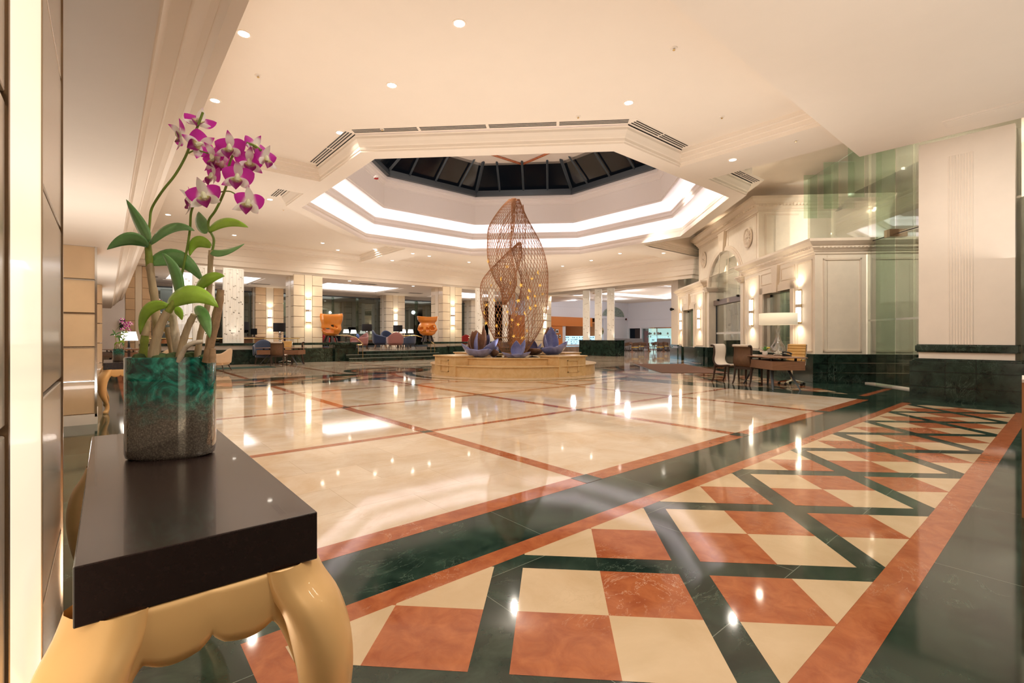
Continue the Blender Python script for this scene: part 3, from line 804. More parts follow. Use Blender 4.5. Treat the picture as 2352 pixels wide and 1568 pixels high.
def dentils(mb, path, z, off, w=.05, gap=.05, h=.06):
    P2 = [UV(u, v) for u, v in path]
    for i in range(len(P2) - 1):
        a, b = P2[i], P2[i + 1]; d = (b - a); Ln = d.length; d.normalize(); nn = Vector((-d.y, d.x, 0)); k = 0
        while k * (w + gap) < Ln:
            mb.obox(a + d * (k * (w + gap)) + nn * (off - .04) + Vector((0, 0, z)), d * w, nn * .055, (0, 0, h)); k += 1
def panelframe(mb, u0, u1, z0, z1, v, w=.035, d=.02, mi=0):
    """raised rectangular moulding on the facade plane v (towards -v)"""
    ubox(mb, u0, u1, v - d, v + .01, z0, z0 + w, mi); ubox(mb, u0, u1, v - d, v + .01, z1 - w, z1, mi)
    ubox(mb, u0, u0 + w, v - d, v + .01, z0, z1, mi); ubox(mb, u1 - w, u1, v - d, v + .01, z0, z1, mi)
UC = 20.35
def portal():
    # lower wings
    def wing(ua, ub, name, near):
        wl = MB()
        uw = (14.62, 16.45) if near else (UC * 2 - 16.45, UC * 2 - 14.62)     # window opening
        zt, zb = 2.62, .78
        for a, b, c0, d in ((ua, uw[0], .0, 3.45), (uw[1], ub, 0, 3.45), (uw[0], uw[1], zt, 3.45)):
            ubox(wl, a, b, VF, VF + .32, max(c0, .7), d)
        # end walls
        if near: ubox(wl, ua, ua + .3, VF + .3, VF + 4.4, .7, 3.45)
        else: ubox(wl, ub - .3, ub, VF + .3, VF + 1.3, .7, 3.45)
        e = ub if near else ua
        ubox(wl, e - .15 if near else e, e if near else e + .15, VF + .3, VF + .9, 0, 3.45)
        ubox(wl, ua + .02, ub - .02, VF + .02, VF + .9, 3.4, 3.8)
        if near: ubox(wl, ua + .02, ua + 1.5, VF + .9, VF + 4.4, 3.4, 3.8)
        struct(wl, 'wall_portal_' + name, FASC)
        tr = MB()
        # window surround, keystone, panels
        ubox(tr, uw[0] - .2, uw[0], VF - .05, VF + .1, .72, zt + .2); ubox(tr, uw[1], uw[1] + .2, VF - .05, VF + .1, .72, zt + .2)
        ubox(tr, uw[0] - .2, uw[1] + .2, VF - .05, VF + .1, zt, zt + .2)
        ubox(tr, uw[0] - .26, uw[0] - .2, VF - .02, VF + .1, .72, zt + .26); ubox(tr, uw[1] + .2, uw[1] + .26, VF - .02, VF + .1, .72, zt + .26); ubox(tr, uw[0] - .26, uw[1] + .26, VF - .02, VF + .1, zt + .2, zt + .26)
        um = sum(uw) / 2
        uprism(tr, [(um - .14, zt - .02), (um + .14, zt - .02), (um + .22, 3.42), (um - .22, 3.42)], VF - .09, VF + .05)
        panelframe(tr, ua + .12, uw[0] - .34, .82, 3.3, VF); panelframe(tr, uw[1] + .34, ub - .12, .82, 3.3, VF)
        panelframe(tr, uw[0] - .2, um - .28, zt + .3, 3.3, VF); panelframe(tr, um + .28, uw[1] + .2, zt + .3, 3.3, VF)
        if near:  # side face panel
            s0, s1 = VF + .2, VF + 4.2
            for a, b, z0, z1 in ((s0, s0 + .05, .82, 3.3), (VF + 1.12, VF + 1.17, .82, 3.3), (s0, VF + 1.17, .82, .87), (s0, VF + 1.17, 3.25, 3.3), (VF + 1.5, VF + 1.56, .82, 3.3), (VF + 1.5, s1, 3.25, 3.3), (VF + 1.5, s1, .82, .87)):
                ubox(tr, ua - .02, ua + .01, a, b, z0, z1)
            cpath = [(ub, VF + .9), (ub, VF), (ua, VF), (ua, VF + 4.4)]
        else: cpath = [(ub, VF + 1.2), (ub, VF), (ua, VF), (ua, VF + .9)]
        cpath = cpath[::-1]
        cornice(tr, cpath, 3.42)
        dentils(tr, cpath, 3.56, .13)
        if near:
            # cap so that the cornice has a top
            pass
        struct(tr, 'trim_portal_' + name, FASCB)
        # green base
        b = MB()
        for a, c0 in ((ua, uw[0] - .3), (uw[1] + .3, ub)): ubox(b, a - .04, c0 + .04, VF - .07, VF + .3, 0, .76)
        ubox(b, uw[0] - .3, uw[1] + .3, VF + .0, VF + .3, 0, .72)
        if near: ubox(b, ua - .06, ua + .3, VF + .3, VF + 4.4, 0, .76)
        struct(b, 'baseboard_' + name, GREENW, bevel=.006)
        gv = MB()
        if near:
            for z in (.27, .53): ubox(gv, ua - .064, ua - .055, VF - .05, VF + 4.4, z - .006, z + .006)
            for v in (VF + .45, VF + 1.4): ubox(gv, ua - .064, ua - .055, v, v + .006, 0, .76)
            struct(gv, 'trim_base_joints', CHROME)
        # window
        w_ = thing('window_glazing', ('portal window with green glass panes beside the reception desk lamp' if near else 'far portal window with green glass panes, left of the arched entrance'), 'window', UV(um, VF + .2, 0))
        off = UV(um, VF + .2, 0)
        m = MB(); 
        def rb(mb, u0, u1, v0, v1, z0, z1):
            mb.obox(UV(u0, v0, z0) - off, UV(u1, v0, z0) - UV(u0, v0, z0), UV(u0, v1, z0) - UV(u0, v0, z0), (0, 0, z1 - z0))
        rb(m, uw[0], um - .005, VF + .2, VF + .212, .75, zt); rb(m, um + .005, uw[1], VF + .2, VF + .212, .75, zt); m.build('glass', GLASSC, w_)
        m = MB(); rb(m, um - .006, um + .006, VF + .1, VF + .4, .75, zt); m.build('fin', GLASSF, w_)
        m = MB()
        for a in (uw[0] + .02, uw[1] - .1): rb(m, a, a + .08, VF + .18, VF + .24, zt - .1, zt - .02)
        m.build('clip', BLACKM, w_)
    wing(13.37, 18.05, 'near', True)
    wing(2 * UC - 18.05, 2 * UC - 13.6, 'far', False)
    # upper tier with arch
    ua, ub, zt = 17.0, 2 * UC - 17.0, 5.5
    m = MB(); hw, zs = 1.82, 3.45; V = VF + .06
    r_ = 1.0
    arch = [(UC + hw * math.cos(R(a)), zs + 1.28 * math.sin(R(a))) for a in range(0, 181, 10)]
    # front plate built of strips around the arch
    for i in range(len(arch) - 1):
        p, q = arch[i], arch[i + 1]
        uprism(m, [(p[0], p[1]), (p[0], zt), (q[0], zt), (q[0], q[1])], V, V + .55)
    ubox(m, ua, UC - hw, V, V + .55, zs - .1, zt); ubox(m, UC + hw, ub, V, V + .55, zs - .1, zt)
    ubox(m, ua, ua + .4, V + .5, V + 4.2, 3.4, zt); ubox(m, ub - .4, ub, V + .5, V + 1.3, 3.4, zt)
    ubox(m, ua, ub, V, V + 4.2, zt - .02, zt + .3)
    struct(m, 'wall_portal_upper', FASC)
    m = MB()
    # arch moulding band and keystone
    for i in range(len(arch) - 1):
        p, q = arch[i], arch[i + 1]
        def o(pt, k): return (UC + (pt[0] - UC) * k, zs + (pt[1] - zs) * k)
        uprism(m, [p, o(p, 1.1), o(q, 1.1), q], V - .05, V + .1); uprism(m, [o(p, 1.1), o(p, 1.15), o(q, 1.15), o(q, 1.1)], V - .025, V + .1)
    uprism(m, [(UC - .2, zs + 1.25), (UC + .2, zs + 1.25), (UC + .36, zt), (UC - .36, zt)], V - .12, V + .05)
    panelframe(m, ua + .15, UC - .5, 3.9, zt - .05, V, .03, .015); panelframe(m, UC + .5, ub - .15, 3.9, zt - .05, V, .03, .015)
    for z0, z1 in ((3.9, 3.95), (zt - .15, zt - .1)): ubox(m, ua - .02, ua + .01, V + .25, V + 1.3, z0, z1)
    ubox(m, ua - .02, ua + .01, V + .2, V + .25, 3.7, zt - .1)
    cp = [(ua, V + 4.2), (ua, V), (ub, V), (ub, V + 1.2)]
    cornice(m, cp, zt - .02, 1.25); dentils(m, cp, zt + .15, .17, .06, .05, .08)
    # imposts at the springing
    for us in ((UC - hw - .28, UC - hw + .06), (UC + hw - .06, UC + hw + .28)):
        for k in range(4): ubox(m, us[0] - .03 * k, us[1] + .03 * k, V - .1 - .03 * k, V + .6 + .03 * k, zs - .2 + k * .05, zs - .15 + k * .05)
    struct(m, 'trim_portal_upper', FASCB)
    # piers beside the doorway with green bases
    m = MB(); b = MB()
    for u0, u1 in ((UC - hw - .25, UC - hw + .02), (UC + hw - .02, UC + hw + .25)):
        ubox(m, u0, u1, V - .02, V + .6, .75, zs - .15); ubox(b, u0 - .06, u1 + .06, V - .1, V + .66, 0, .76)
    struct(m, 'wall_portal_piers', FASC); struct(b, 'baseboard_piers', GREENW, bevel=.006)
    # medallions
    for u, side in ((UC - 2.52, 'near'), (UC + 2.52, 'far')):
        c0 = UV(u, V, 4.78); t = thing('wall_medallion', 'round carved plaster rosette on the portal wall, %s side of the arch' % ('right, nearer' if side == 'near' else 'left, farther'), 'medallion', c0, R(45), 'carved rosettes above the portal')
        m = MB(); n = 32
        # profile rings in local x,z plane, facing -y (after rz=45: local -y is direction (1,-1)*-... handled by sign)
        def ringp(r, y, k=n): return [(r * math.cos(2 * math.pi * i / k), y, r * math.sin(2 * math.pi * i / k)) for i in range(k)]
        m.grid([ringp(.36, .02), ringp(.36, .06), ringp(.33, .075), ringp(.3, .06), ringp(.29, .035), ringp(.001, .035)], closeu=True)
        m.build('rim', FASCB, t, smooth=True)
        for i in range(12):
            a = 2 * math.pi * i / 12
            m = MB(); 
            m.lathe([(.001, -.1), (.03, -.06), (.042, 0), (.03, .06), (.001, .1)], 8); 
            mm = Matrix.Translation((.17 * math.cos(a), .05, .17 * math.sin(a))) @ Matrix.Rotation(-a + math.pi / 2, 4, 'Y') @ Matrix.Scale(.5, 4, (0, 1, 0))
            m.v = [tuple(mm @ Vector(v)) for v in m.v]; m.build('petal', FASCB, t, smooth=True)
        m = MB(); m.lathe([(.001, -.05), (.04, -.03), (.055, 0), (.04, .03), (.001, .05)], 12); m.v = [(v[0], v[1] * .8 + .06, v[2]) for v in m.v]; m.build('boss', FASCB, t, smooth=True)
        pass
        pass
    # entrance glazing
    vg = V + .3
    t = thing('entrance_door_glazing', 'arched glass entrance with a grey header bar and sliding glass doors', 'door')
    m = MB()
    for a, b_ in ((-hw + .0, -.6), (-.59, .59), (.6, hw)):
        ubox(m, UC + a, UC + b_, vg, vg + .012, 0, zs + (1.05 if abs(a + b_) < .1 else .55))
    m.build('fixed_glass', GLASSC, t)
    m = MB(); ubox(m, UC - hw + .02, UC + hw - .02, vg - .12, vg + .1, 2.62, 2.84); m.build('header_bar', simple('grey_bronze_header', (.2, .16, .15), .35, metal=.3), t)
    h = [o for o in t.children if o.name.startswith('header_bar')][0]
    # square monogram of the header, with two round bolts
    m = MB(); s0 = UC - .12
    for k in range(4): ubox(m, s0 + .0, s0 + .24, vg - .128, vg - .12, 2.66 + k * .045, 2.672 + k * .045)
    for k in range(4): ubox(m, s0 + k * .076, s0 + k * .076 + .012, vg - .128, vg - .12, 2.66, 2.807)
    m.build('emblem', CREAM, h)
    for k, du in enumerate((-1.1, 1.1)):
        m = MB(); ubox(m, UC + du - .05, UC + du + .05, vg - .2, vg - .12, 2.78, 2.86); m.build('sensor', BLACKM, h)
    m = MB(); ubox(m, UC - .95, UC - .03, vg + .14, vg + .152, .03, 2.6); ubox(m, UC + .03, UC + .95, vg + .14, vg + .152, .03, 2.6); m.build('sliding_panels', GLASSC, t)
    m = MB()
    for du in (-.98, -.02, .02, .95): ubox(m, UC + du - .02, UC + du + .02, vg + .12, vg + .17, 0, 2.62)
    ubox(m, UC - hw, UC - hw + .05, vg - .02, vg + .04, 0, 2.65); ubox(m, UC + hw - .05, UC + hw, vg - .02, vg + .04, 0, 2.65)
    m.build('stiles', STEEL, t)
    m = MB(); ubox(m, UC - hw, UC + hw, vg - .004, vg + .016, 1.35, 1.43); m.build('frosted_band', simple('frosted_band', (.7, .7, .68), .5, alpha=.5), t)
    # vestibule beyond the doors
    m = MB(); ubox(m, UC - 3.3, UC - 3.1, V + .6, V + 4.2, 0, 5.4); ubox(m, UC + 3.1, UC + 3.3, V + .6, V + 4.2, 0, 5.4)
    ubox(m, UC - 3.3, UC + 3.3, V + .56, V + 4.2, 4.75, 4.85)
    struct(m, 'wall_vestibule', FASC)
    m = MB(); ubox(m, UC - 3.3, UC + 3.3, V + 6.2, V + 6.4, 0, 5.4); struct(m, 'wall_street_side', NIGHT)
    for k, u in enumerate((UC - 1.6, UC, UC + 1.6)): lamp('POINT', UV(u, V + 2.4, 4.3), 110, (1, .9, .75), .1, name='vestibule_light')
    for u, v in ((15.5, 9.2), (25.2, V + 2.0)): lamp('POINT', UV(u, v, 3.0), 60, (.95, 1, .92), .1, name='vestibule_light')
    # things glimpsed through the glass: bollards with brass caps
    g = 'green stone rail posts with brass caps behind the portal glass'
    proto = None
    for i, (u, v) in enumerate([(16.3, V + 1.6), (15.6, V + 1.7), (14.9, V + 1.8), (16.0, V + 2.6), (25.4, V + 1.1), (24.6, V + 1.2), (21.9, V - .35 - .2), (21.55, V - .35 - .2)]):
        if i >= 6: continue
        lab = ['green stone post with brass cap seen through the near portal window, leftmost', 'green stone post with brass cap seen through the near portal window, second from left', 'green stone post with brass cap seen through the near portal window, rightmost', 'green stone post with brass cap deeper behind the near portal window', 'green stone post with brass cap seen through the far portal window, left', 'green stone post with brass cap seen through the far portal window, right'][i]
        if proto is None:
            p = thing('rail_post', lab, 'post', UV(u, v, 0), 0, g)
            m = MB(); m.box(-.11, .11, -.11, .11, 0, 1.0); m.build('shaft', GREENW, p, bevel=.01)
            m = MB(); m.lathe([(.05, 1.0), (.05, 1.03), (.02, 1.06), (.04, 1.09), (.045, 1.12), (.02, 1.16), (.001, 1.17)], 12); m.build('brass_cap', BRASS, p, smooth=True)
            proto = p
        else: dup(proto, UV(u, v, 0), 0, lab)
    # sconces on the wings
    for u, lab in ((14.13, 'largest lit sconce on the portal wall, right of the desk lamp'), (17.35, 'lit sconce on the portal wall between window and arched entrance'), (2 * UC - 17.35, 'lit sconce on the far portal wing, beside the entrance arch'), (2 * UC - 14.13, 'leftmost small lit sconce on the far portal wing')):
        sconce(UV(u, VF - .02, 1.6), R(-135), lab, 'stacked sconces on the portal wall', 1.0, 30)
portal()
# security camera dome
t = thing('security_camera', 'small round black security camera on the cream wall left of the portal', 'security camera', UV(27.9, VF - .22, 1.2 + 62 / 1102 * 28.5), R(225))
m = MB(); m.lathe([(.001, .09), (.07, .07), (.09, 0), (.07, -.07), (.001, -.09)], 14); m.build('dome', BLACKM, t, smooth=True)
m = MB(); m.box(-.05, .05, .0, .14, -.04, .04); m.build('bracket', BLACKM, t)
# wall left of the portal (cream pier) with green base
m = MB(); ubox(m, 27.1, 28.6, VF - .05, VF + 3, .75, ZC); struct(m, 'wall_portal_left', FASC)
m = MB(); ubox(m, 27.05, 28.7, VF - .1, VF + 3, 0, .62); ubox(m, 27.05, 28.7, VF - .1, VF + 3, .72, .8); struct(m, 'baseboard_portal_left', GREENW)
# ================================================================ TALL GREEN GLASS WALL with fins (plane v = 8.25)
def glass_wall():
    v = 8.25
    t = thing('glass_wall', 'tall frameless green glass wall with hanging glass fins beside the portal', 'glass wall', UV(12, v, 0))
    off = UV(12, v, 0)
    def gb(name, mat, u0, u1, v0, v1, z0, z1):
        m = MB(); m.obox(UV(u0, v0, z0) - off, UV(u1, v0, z0) - UV(u0, v0, z0), UV(u0, v1, z0) - UV(u0, v0, z0), (0, 0, z1 - z0)); return m.build(name, mat, t)
    us = [7.0, 9.2, 10.5, 11.75, 13.34]
    for a, b in zip(us, us[1:]): gb('pane', GLASSG, a + .004, b - .004, v, v + .012, .02, 3.68 if a < 12 else 3.7); 
    us = [9.2, 11.75, 13.3, 15.0, 16.3]
    for a, b in zip(us, us[1:]): gb('pane', GLASSG, a + .004, b - .004, v, v + .012, 3.72, ZH)
    gb('pane', GLASSG, 23.8, 27.05, v - 1.0, v - .988, 3.85, ZH)
    for u, z in ((15.7, 4.92), (14.6, 4.92), (13.45, 4.92)): gb('fin', GLASSF, u - .008, u + .008, v - .42, v - .01, z, ZH - .05)
    gb('fin', GLASSF, 12.29, 12.306, v - .45, v - .01, .02, ZH - .05)
    gb('transom_joint', BLACKM, 10.0, 13.3, v - .006, v + .02, 3.69, 3.712)
    gb('floor_channel', CREAM, 10.0, 13.3, v - .09, v + .1, 0, .03)
    gb('frosted_band', simple('pale_band', (.6, .62, .56), .6), 10.0, 13.3, v - .003, v - .001, 1.62, 1.67)
    gb('patch_fitting', BRONZE, 12.2, 12.4, v - .2, v + .02, 3.62, 3.8)
glass_wall()
# outer lobby behind the glass wall: lit back surfaces
m = MB(); ubox(m, 4, 30, 12.3, 12.5, 0, ZH); struct(m, 'wall_outer_lobby', simple('grey_beige_wall', (.5, .45, .38), .6))
m = MB(); ubox(m, 4, 30, 8.9, 12.4, ZH, ZH + .1); struct(m, 'ceiling_outer', CREAM)
for u in (10, 13.5, 17): lamp('POINT', UV(u, 10.6, 5.5), 60, (1, .86, .65), .1, name='outer_lobby_light')

# ================================================================ RAISED LOUNGE
def lounge():
    m = MB()
    m.box(-3, 30, 24.75, 33.9, 0, .5)
    struct(m, 'floor_lounge', stone('lounge_floor', (.2, .13, .09), (.32, .23, .16), (.4, .3, .2), rough=.2, tile=(.6, .6), mort=.003, vamt=.2))
    # green retaining ledges
    m = MB()
    m.box(1.0, 9.5, 24.25, 24.8, 0, .64); m.box(.98, 9.52, 24.22, 24.8, .61, .66); m.box(1.0, 9.6, 24.3, 24.85, .84, .95); m.box(14.4, 19.2, 24.25, 24.8, 0, .64); m.box(14.3, 19.3, 24.2, 25, .84, .95)
    m.box(6.9, 8.7, 24.2, 26.8, 0, .68); m.box(15.55, 17.35, 24.18, 26.8, 0, .68); m.box(19.2, 24, 24.5, 24.8, 0, .5)
    struct(m, 'wall_lounge_ledge', GREENW, bevel=.01)
    m = MB(); m.box(1.0, 6.9, 24.4, 24.8, .66, .84); m.box(8.7, 9.5, 24.4, 24.8, .66, .84); m.box(14.45, 15.5, 24.4, 24.8, .66, .84); m.box(17.4, 19.1, 24.4, 24.8, .66, .84)
    struct(m, 'trim_lounge_ledge', CREAM)
    m = MB(); m.box(8.72, 9.9, 24.0, 24.85, 0, .665); m.box(8.74, 9.85, 24.1, 24.8, .665, .84); m.box(8.65, 10.0, 23.9, 24.9, .84, .96); struct(m, 'wall_stair_cheek', GREENW, bevel=.015)
    m = MB()
    for i in range(3): m.box(9.2 + .0, 14.6, 23.4 + i * .38, 24.8, i * .165, (i + 1) * .165)
    struct(m, 'floor_steps', GREENW, bevel=.008)
    m = MB()
    for i in range(3): m.box(9.2, 14.6, 23.38 + i * .38, 23.42 + i * .38, (i + 1) * .165 - .012, (i + 1) * .165 + .003)
    struct(m, 'trim_step_nosing', simple('pale_green_nosing', (.45, .5, .44), .3))
    # windows
    xs = [1.6, 7.0, 8.6, 15.6, 17.1, 23.2]
    for i, (a, b) in enumerate(((1.6, 7.0), (8.6, 15.6), (17.1, 23.2))):
        t = thing('lounge_window', ['dark lounge window wall left of the rear left column', 'dark lounge window wall behind the tall orange sculpture', 'dark lounge window wall behind the second orange sculpture'][i], 'window', (a, 33.7, .5), 0)
        n = 4; s = (b - a) / n
        for k in range(n):
            m = MB(); m.box(k * s + .01, (k + 1) * s - .01, 0, .02, .1, 3.55); m.build('pane', GLASSD, t)
            m = MB(); m.box(k * s - .02, k * s + .02, -.25, .0, .1, 3.55); m.build('fin', GLASSF, t)
        m = MB(); m.box(0, b - a, -.03, .1, 3.55, 3.62); m.box(0, b - a, -.03, .1, 0, .12); m.build('frame', STEEL, t)
lounge()
# brass handrails
def rail(name, label, pts, posts, r=.022, low=None):
    t = thing(name, label, 'handrail', pts[0])
    o = Vector(pts[0])
    m = MB(); m.tube([Vector(p) - o for p in pts], r, 8); m.build('rail', BRASS, t, smooth=True)
    for p, z0 in posts:
        m = MB(); m.tube([Vector((p[0], p[1], z0)) - o, Vector(p) - o], .014, 6); m.build('post', BRASS, t)
    return t
rail('handrail', 'long brass handrail on the green ledge at left, in front of the white screens', [(1.2, 24.55, 1.16), (7.2, 24.55, 1.16)], [((x, 24.55, 1.16), .95) for x in (1.3, 3.3, 5.2, 7.1)])
rail('handrail', 'brass stair handrail curling down left of the lounge steps', [(8.9, 25.3, 1.3), (9.75, 25.1, 1.32), (10.0, 24.6, 1.22), (10.15, 24.0, .88), (10.0, 23.85, .82), (9.8, 23.9, .84)], [((9.9, 24.0, .86), .33), ((10.15, 24.0, .88), .33), ((10.05, 23.75, .84), .16)])
rail('handrail', 'brass stair handrail curling down right of the lounge steps', [(12.9, 25.4, 1.3), (13.9, 25.2, 1.32), (14.2, 24.6, 1.15), (14.4, 24.0, .86), (14.2, 23.85, .84)], [((14.2, 24.0, .86), .33), ((14.45, 24.0, .86), .33)])
rail('handrail', 'brass handrail right of the second orange sculpture', [(17.3, 24.7, 1.2), (22.8, 24.7, 1.2)], [((x, 24.7, 1.2), .5) for x in (17.4, 20, 22.7)])
# ================================================================ WHITE LATTICE SCREENS
def screen(x, y, z0, z1, wx, label, group, seed, lit=3, wy=.18):
    t = thing('lattice_screen', label, 'screen', (x, y, z0), 0, group)
    rnd = random.Random(seed); h = z1 - z0
    m = MB(); m2 = MB(); nb = max(4, int(wx / .07)); s = wx / nb
    for k in range(nb):
        zc = 0.0; xx = -wx / 2 + k * s
        while zc < h - .05:
            ln = rnd.uniform(.35, 1.1); z2 = min(h, zc + ln)
            yy = rnd.choice((-wy / 2, -wy / 2 + .03))
            m.box(xx + .004, xx + s - .004, yy, yy + .03, zc, z2 - .05)
            if rnd.random() < .55: m2.box(xx + .012, xx + s * .9, yy + .005, yy + .028, z2 - .055, z2 - .02)
            zc = z2
    m.box(-wx / 2, wx / 2, -wy / 2, wy / 2, 0, .05); m.box(-wx / 2, wx / 2, -wy / 2, wy / 2, h - .05, h)
    m.build('slats', simple('screen_white', (.88, .85, .78), .35, emis=(1, .92, .8), es=.08) if 'screen_white' not in MATS else MATS['screen_white'], t)  # light put into the colour: faint emission whitens the slats
    m2.build('connectors', CHROME, t)
    m = MB(); m.box(-wx / 2 + .02, wx / 2 - .02, wy / 2 - .06, wy / 2 - .03, .02, h - .02)
    m.build('back_panel', simple('screen_back', (.75, .7, .62), .5, emis=(1, .85, .7), es=.12) if 'screen_back' not in MATS else MATS['screen_back'], t)  # emission in the colour whitens the panel, no lamp in it
    for sx in (-1, 1):
        m = MB(); m.box(sx * wx / 2 - .015, sx * wx / 2 + .015, -wy / 2, wy / 2, 0, h); m.build('edge_post', MATS['screen_white'], t)
    lamp('SPOT', (x, y - .35, z0 + .05), 16, (1, .92, .8), .05, (R(172), 0, 0), 70, .8, name='screen_uplight')
    return t
g = 'white lattice screens on the left ledge'
screen(4.35, 24.55, .95, 4.3, .78, 'rightmost white lattice screen on the left green ledge', g, 1)
screen(3.22, 24.55, .95, 4.3, .78, 'middle white lattice screen on the left green ledge, half hidden by the orchid canes', g, 2)
screen(3.1, 30.0, .5, 4.3, 1.0, 'white lattice screen farthest back at left, behind the orchid canes', g, 3)
g = 'white lattice screens on the green planter wall'
for i, (x_, lab) in enumerate(((1347, 'left of the three lit lattice screens on the green planter block'), (1374.5, 'middle of the three lit lattice screens on the green planter block'), (1403, 'right of the three lit lattice screens on the green planter block'))):
    p = onX(x_, 780, 24.6); t = screen(p.x, p.y, 1.03, 4.35, .42, lab, g, 10 + i); t.rotation_euler = (0, 0, R(-62))
for i, (x_, lab) in enumerate(((1100, 'slim white lattice screen left behind the wire sculpture'), (1129, 'white lattice screen seen through the left of the wire sculpture'), (1161, 'white lattice screen seen through the middle of the wire sculpture'))):
    p = onY(x_, 780, 24.6 + i * .1); screen(p.x, p.y, .9, 4.32, .42 if i == 0 else .36, lab, 'white lattice screens behind the fountain sculpture', 20 + i)
# planter block
t = thing('planter_wall', 'black-green marble block carrying three white screens, right of the fountain', 'planter', (24.9, 19.7, 0))
a = onX(1330, 800, 24.6).y; b = onX(1412, 800, 24.6).y
m = MB(); m.box(-.3, .7, b - 19.7, a - 19.7, 0, 1.0); m.build('block', GREENW, t, bevel=.01)
m = MB(); m.box(-.34, .74, b - 19.74, a - 19.66, 1.0, 1.03); m.build('cap', GREENW, t)
# ================================================================ FOUNTAIN
FX, FY = 11.0, 12.95
def fountain():
    t = thing('fountain_base', 'round stepped limestone fountain base with square corner blocks in the middle of the hall', 'fountain', (FX, FY, 0))
    def arcs(r, bul):   # square-ish ring with sides bulging; vertices at the axes blocks
        pts = []
        for k in range(4):
            a0 = 45 + 90 * k - 45
            for j in range(12):
                a = R(a0 + 90 * j / 12); pts.append((r * math.cos(a), r * math.sin(a)))
        return pts
    m = MB(); m.prism(arcs(2.85, 0), 0, .31); m.build('lower_step', FOUNT, t)
    m = MB(); m.prism(arcs(2.9, 0), .31, .345); m.build('lower_coping', FOUNT, t, bevel=.01)
    m = MB()
    c1, c2 = arcs(2.42, 0), arcs(2.0, 0); n = len(c1)
    m.add([(x, y, .34) for x, y in c1] + [(x, y, .54) for x, y in c1] + [(x, y, .54) for x, y in c2] + [(x, y, .3) for x, y in c2],
          [(k * n + i, k * n + (i + 1) % n, (k + 1) * n + (i + 1) % n, (k + 1) * n + i) for k in range(3) for i in range(n)])
    m.build('upper_step', FOUNT, t)
    m = MB(); c1, c2 = arcs(2.47, 0), arcs(1.96, 0)
    m.add([(x, y, .54) for x, y in c1] + [(x, y, .575) for x, y in c1] + [(x, y, .575) for x, y in c2] + [(x, y, .54) for x, y in c2],
          [(k * n + i, k * n + (i + 1) % n, ((k + 1) % 4) * n + (i + 1) % n, ((k + 1) % 4) * n + i) for k in range(4) for i in range(n)])
    m.build('upper_coping', FOUNT, t, bevel=.008)
    m = MB(); m.prism(arcs(2.02, 0), .3, .535); m.build('water', WATER, t)
    for k in range(4):
        a = R(90 * k); d = Vector((math.cos(a), math.sin(a), 0)); q = Vector((-d.y, d.x, 0))
        m = MB(); m.obox(d * 2.0 - q * .6, d * .84, q * 1.2, (0, 0, .6)); m.build('corner_block', FOUNT, t, bevel=.006)
        m = MB(); m.obox(d * 1.97 - q * .64 + Vector((0, 0, .6)), d * .92, q * 1.28, (0, 0, .04)); m.build('block_coping', FOUNT, t, bevel=.01)
        m = MB()
        for u0, u1, z0, z1 in ((-.24, .24, .13, .16), (-.24, .24, .48, .51), (-.24, -.21, .13, .51), (.21, .24, .13, .51)):
            m.obox(d * 2.83 + q * u0 + Vector((0, 0, z0)), d * .035, q * (u1 - u0), (0, 0, z1 - z0))
        m.build('raised_panel', FOUNT, t)
fountain()
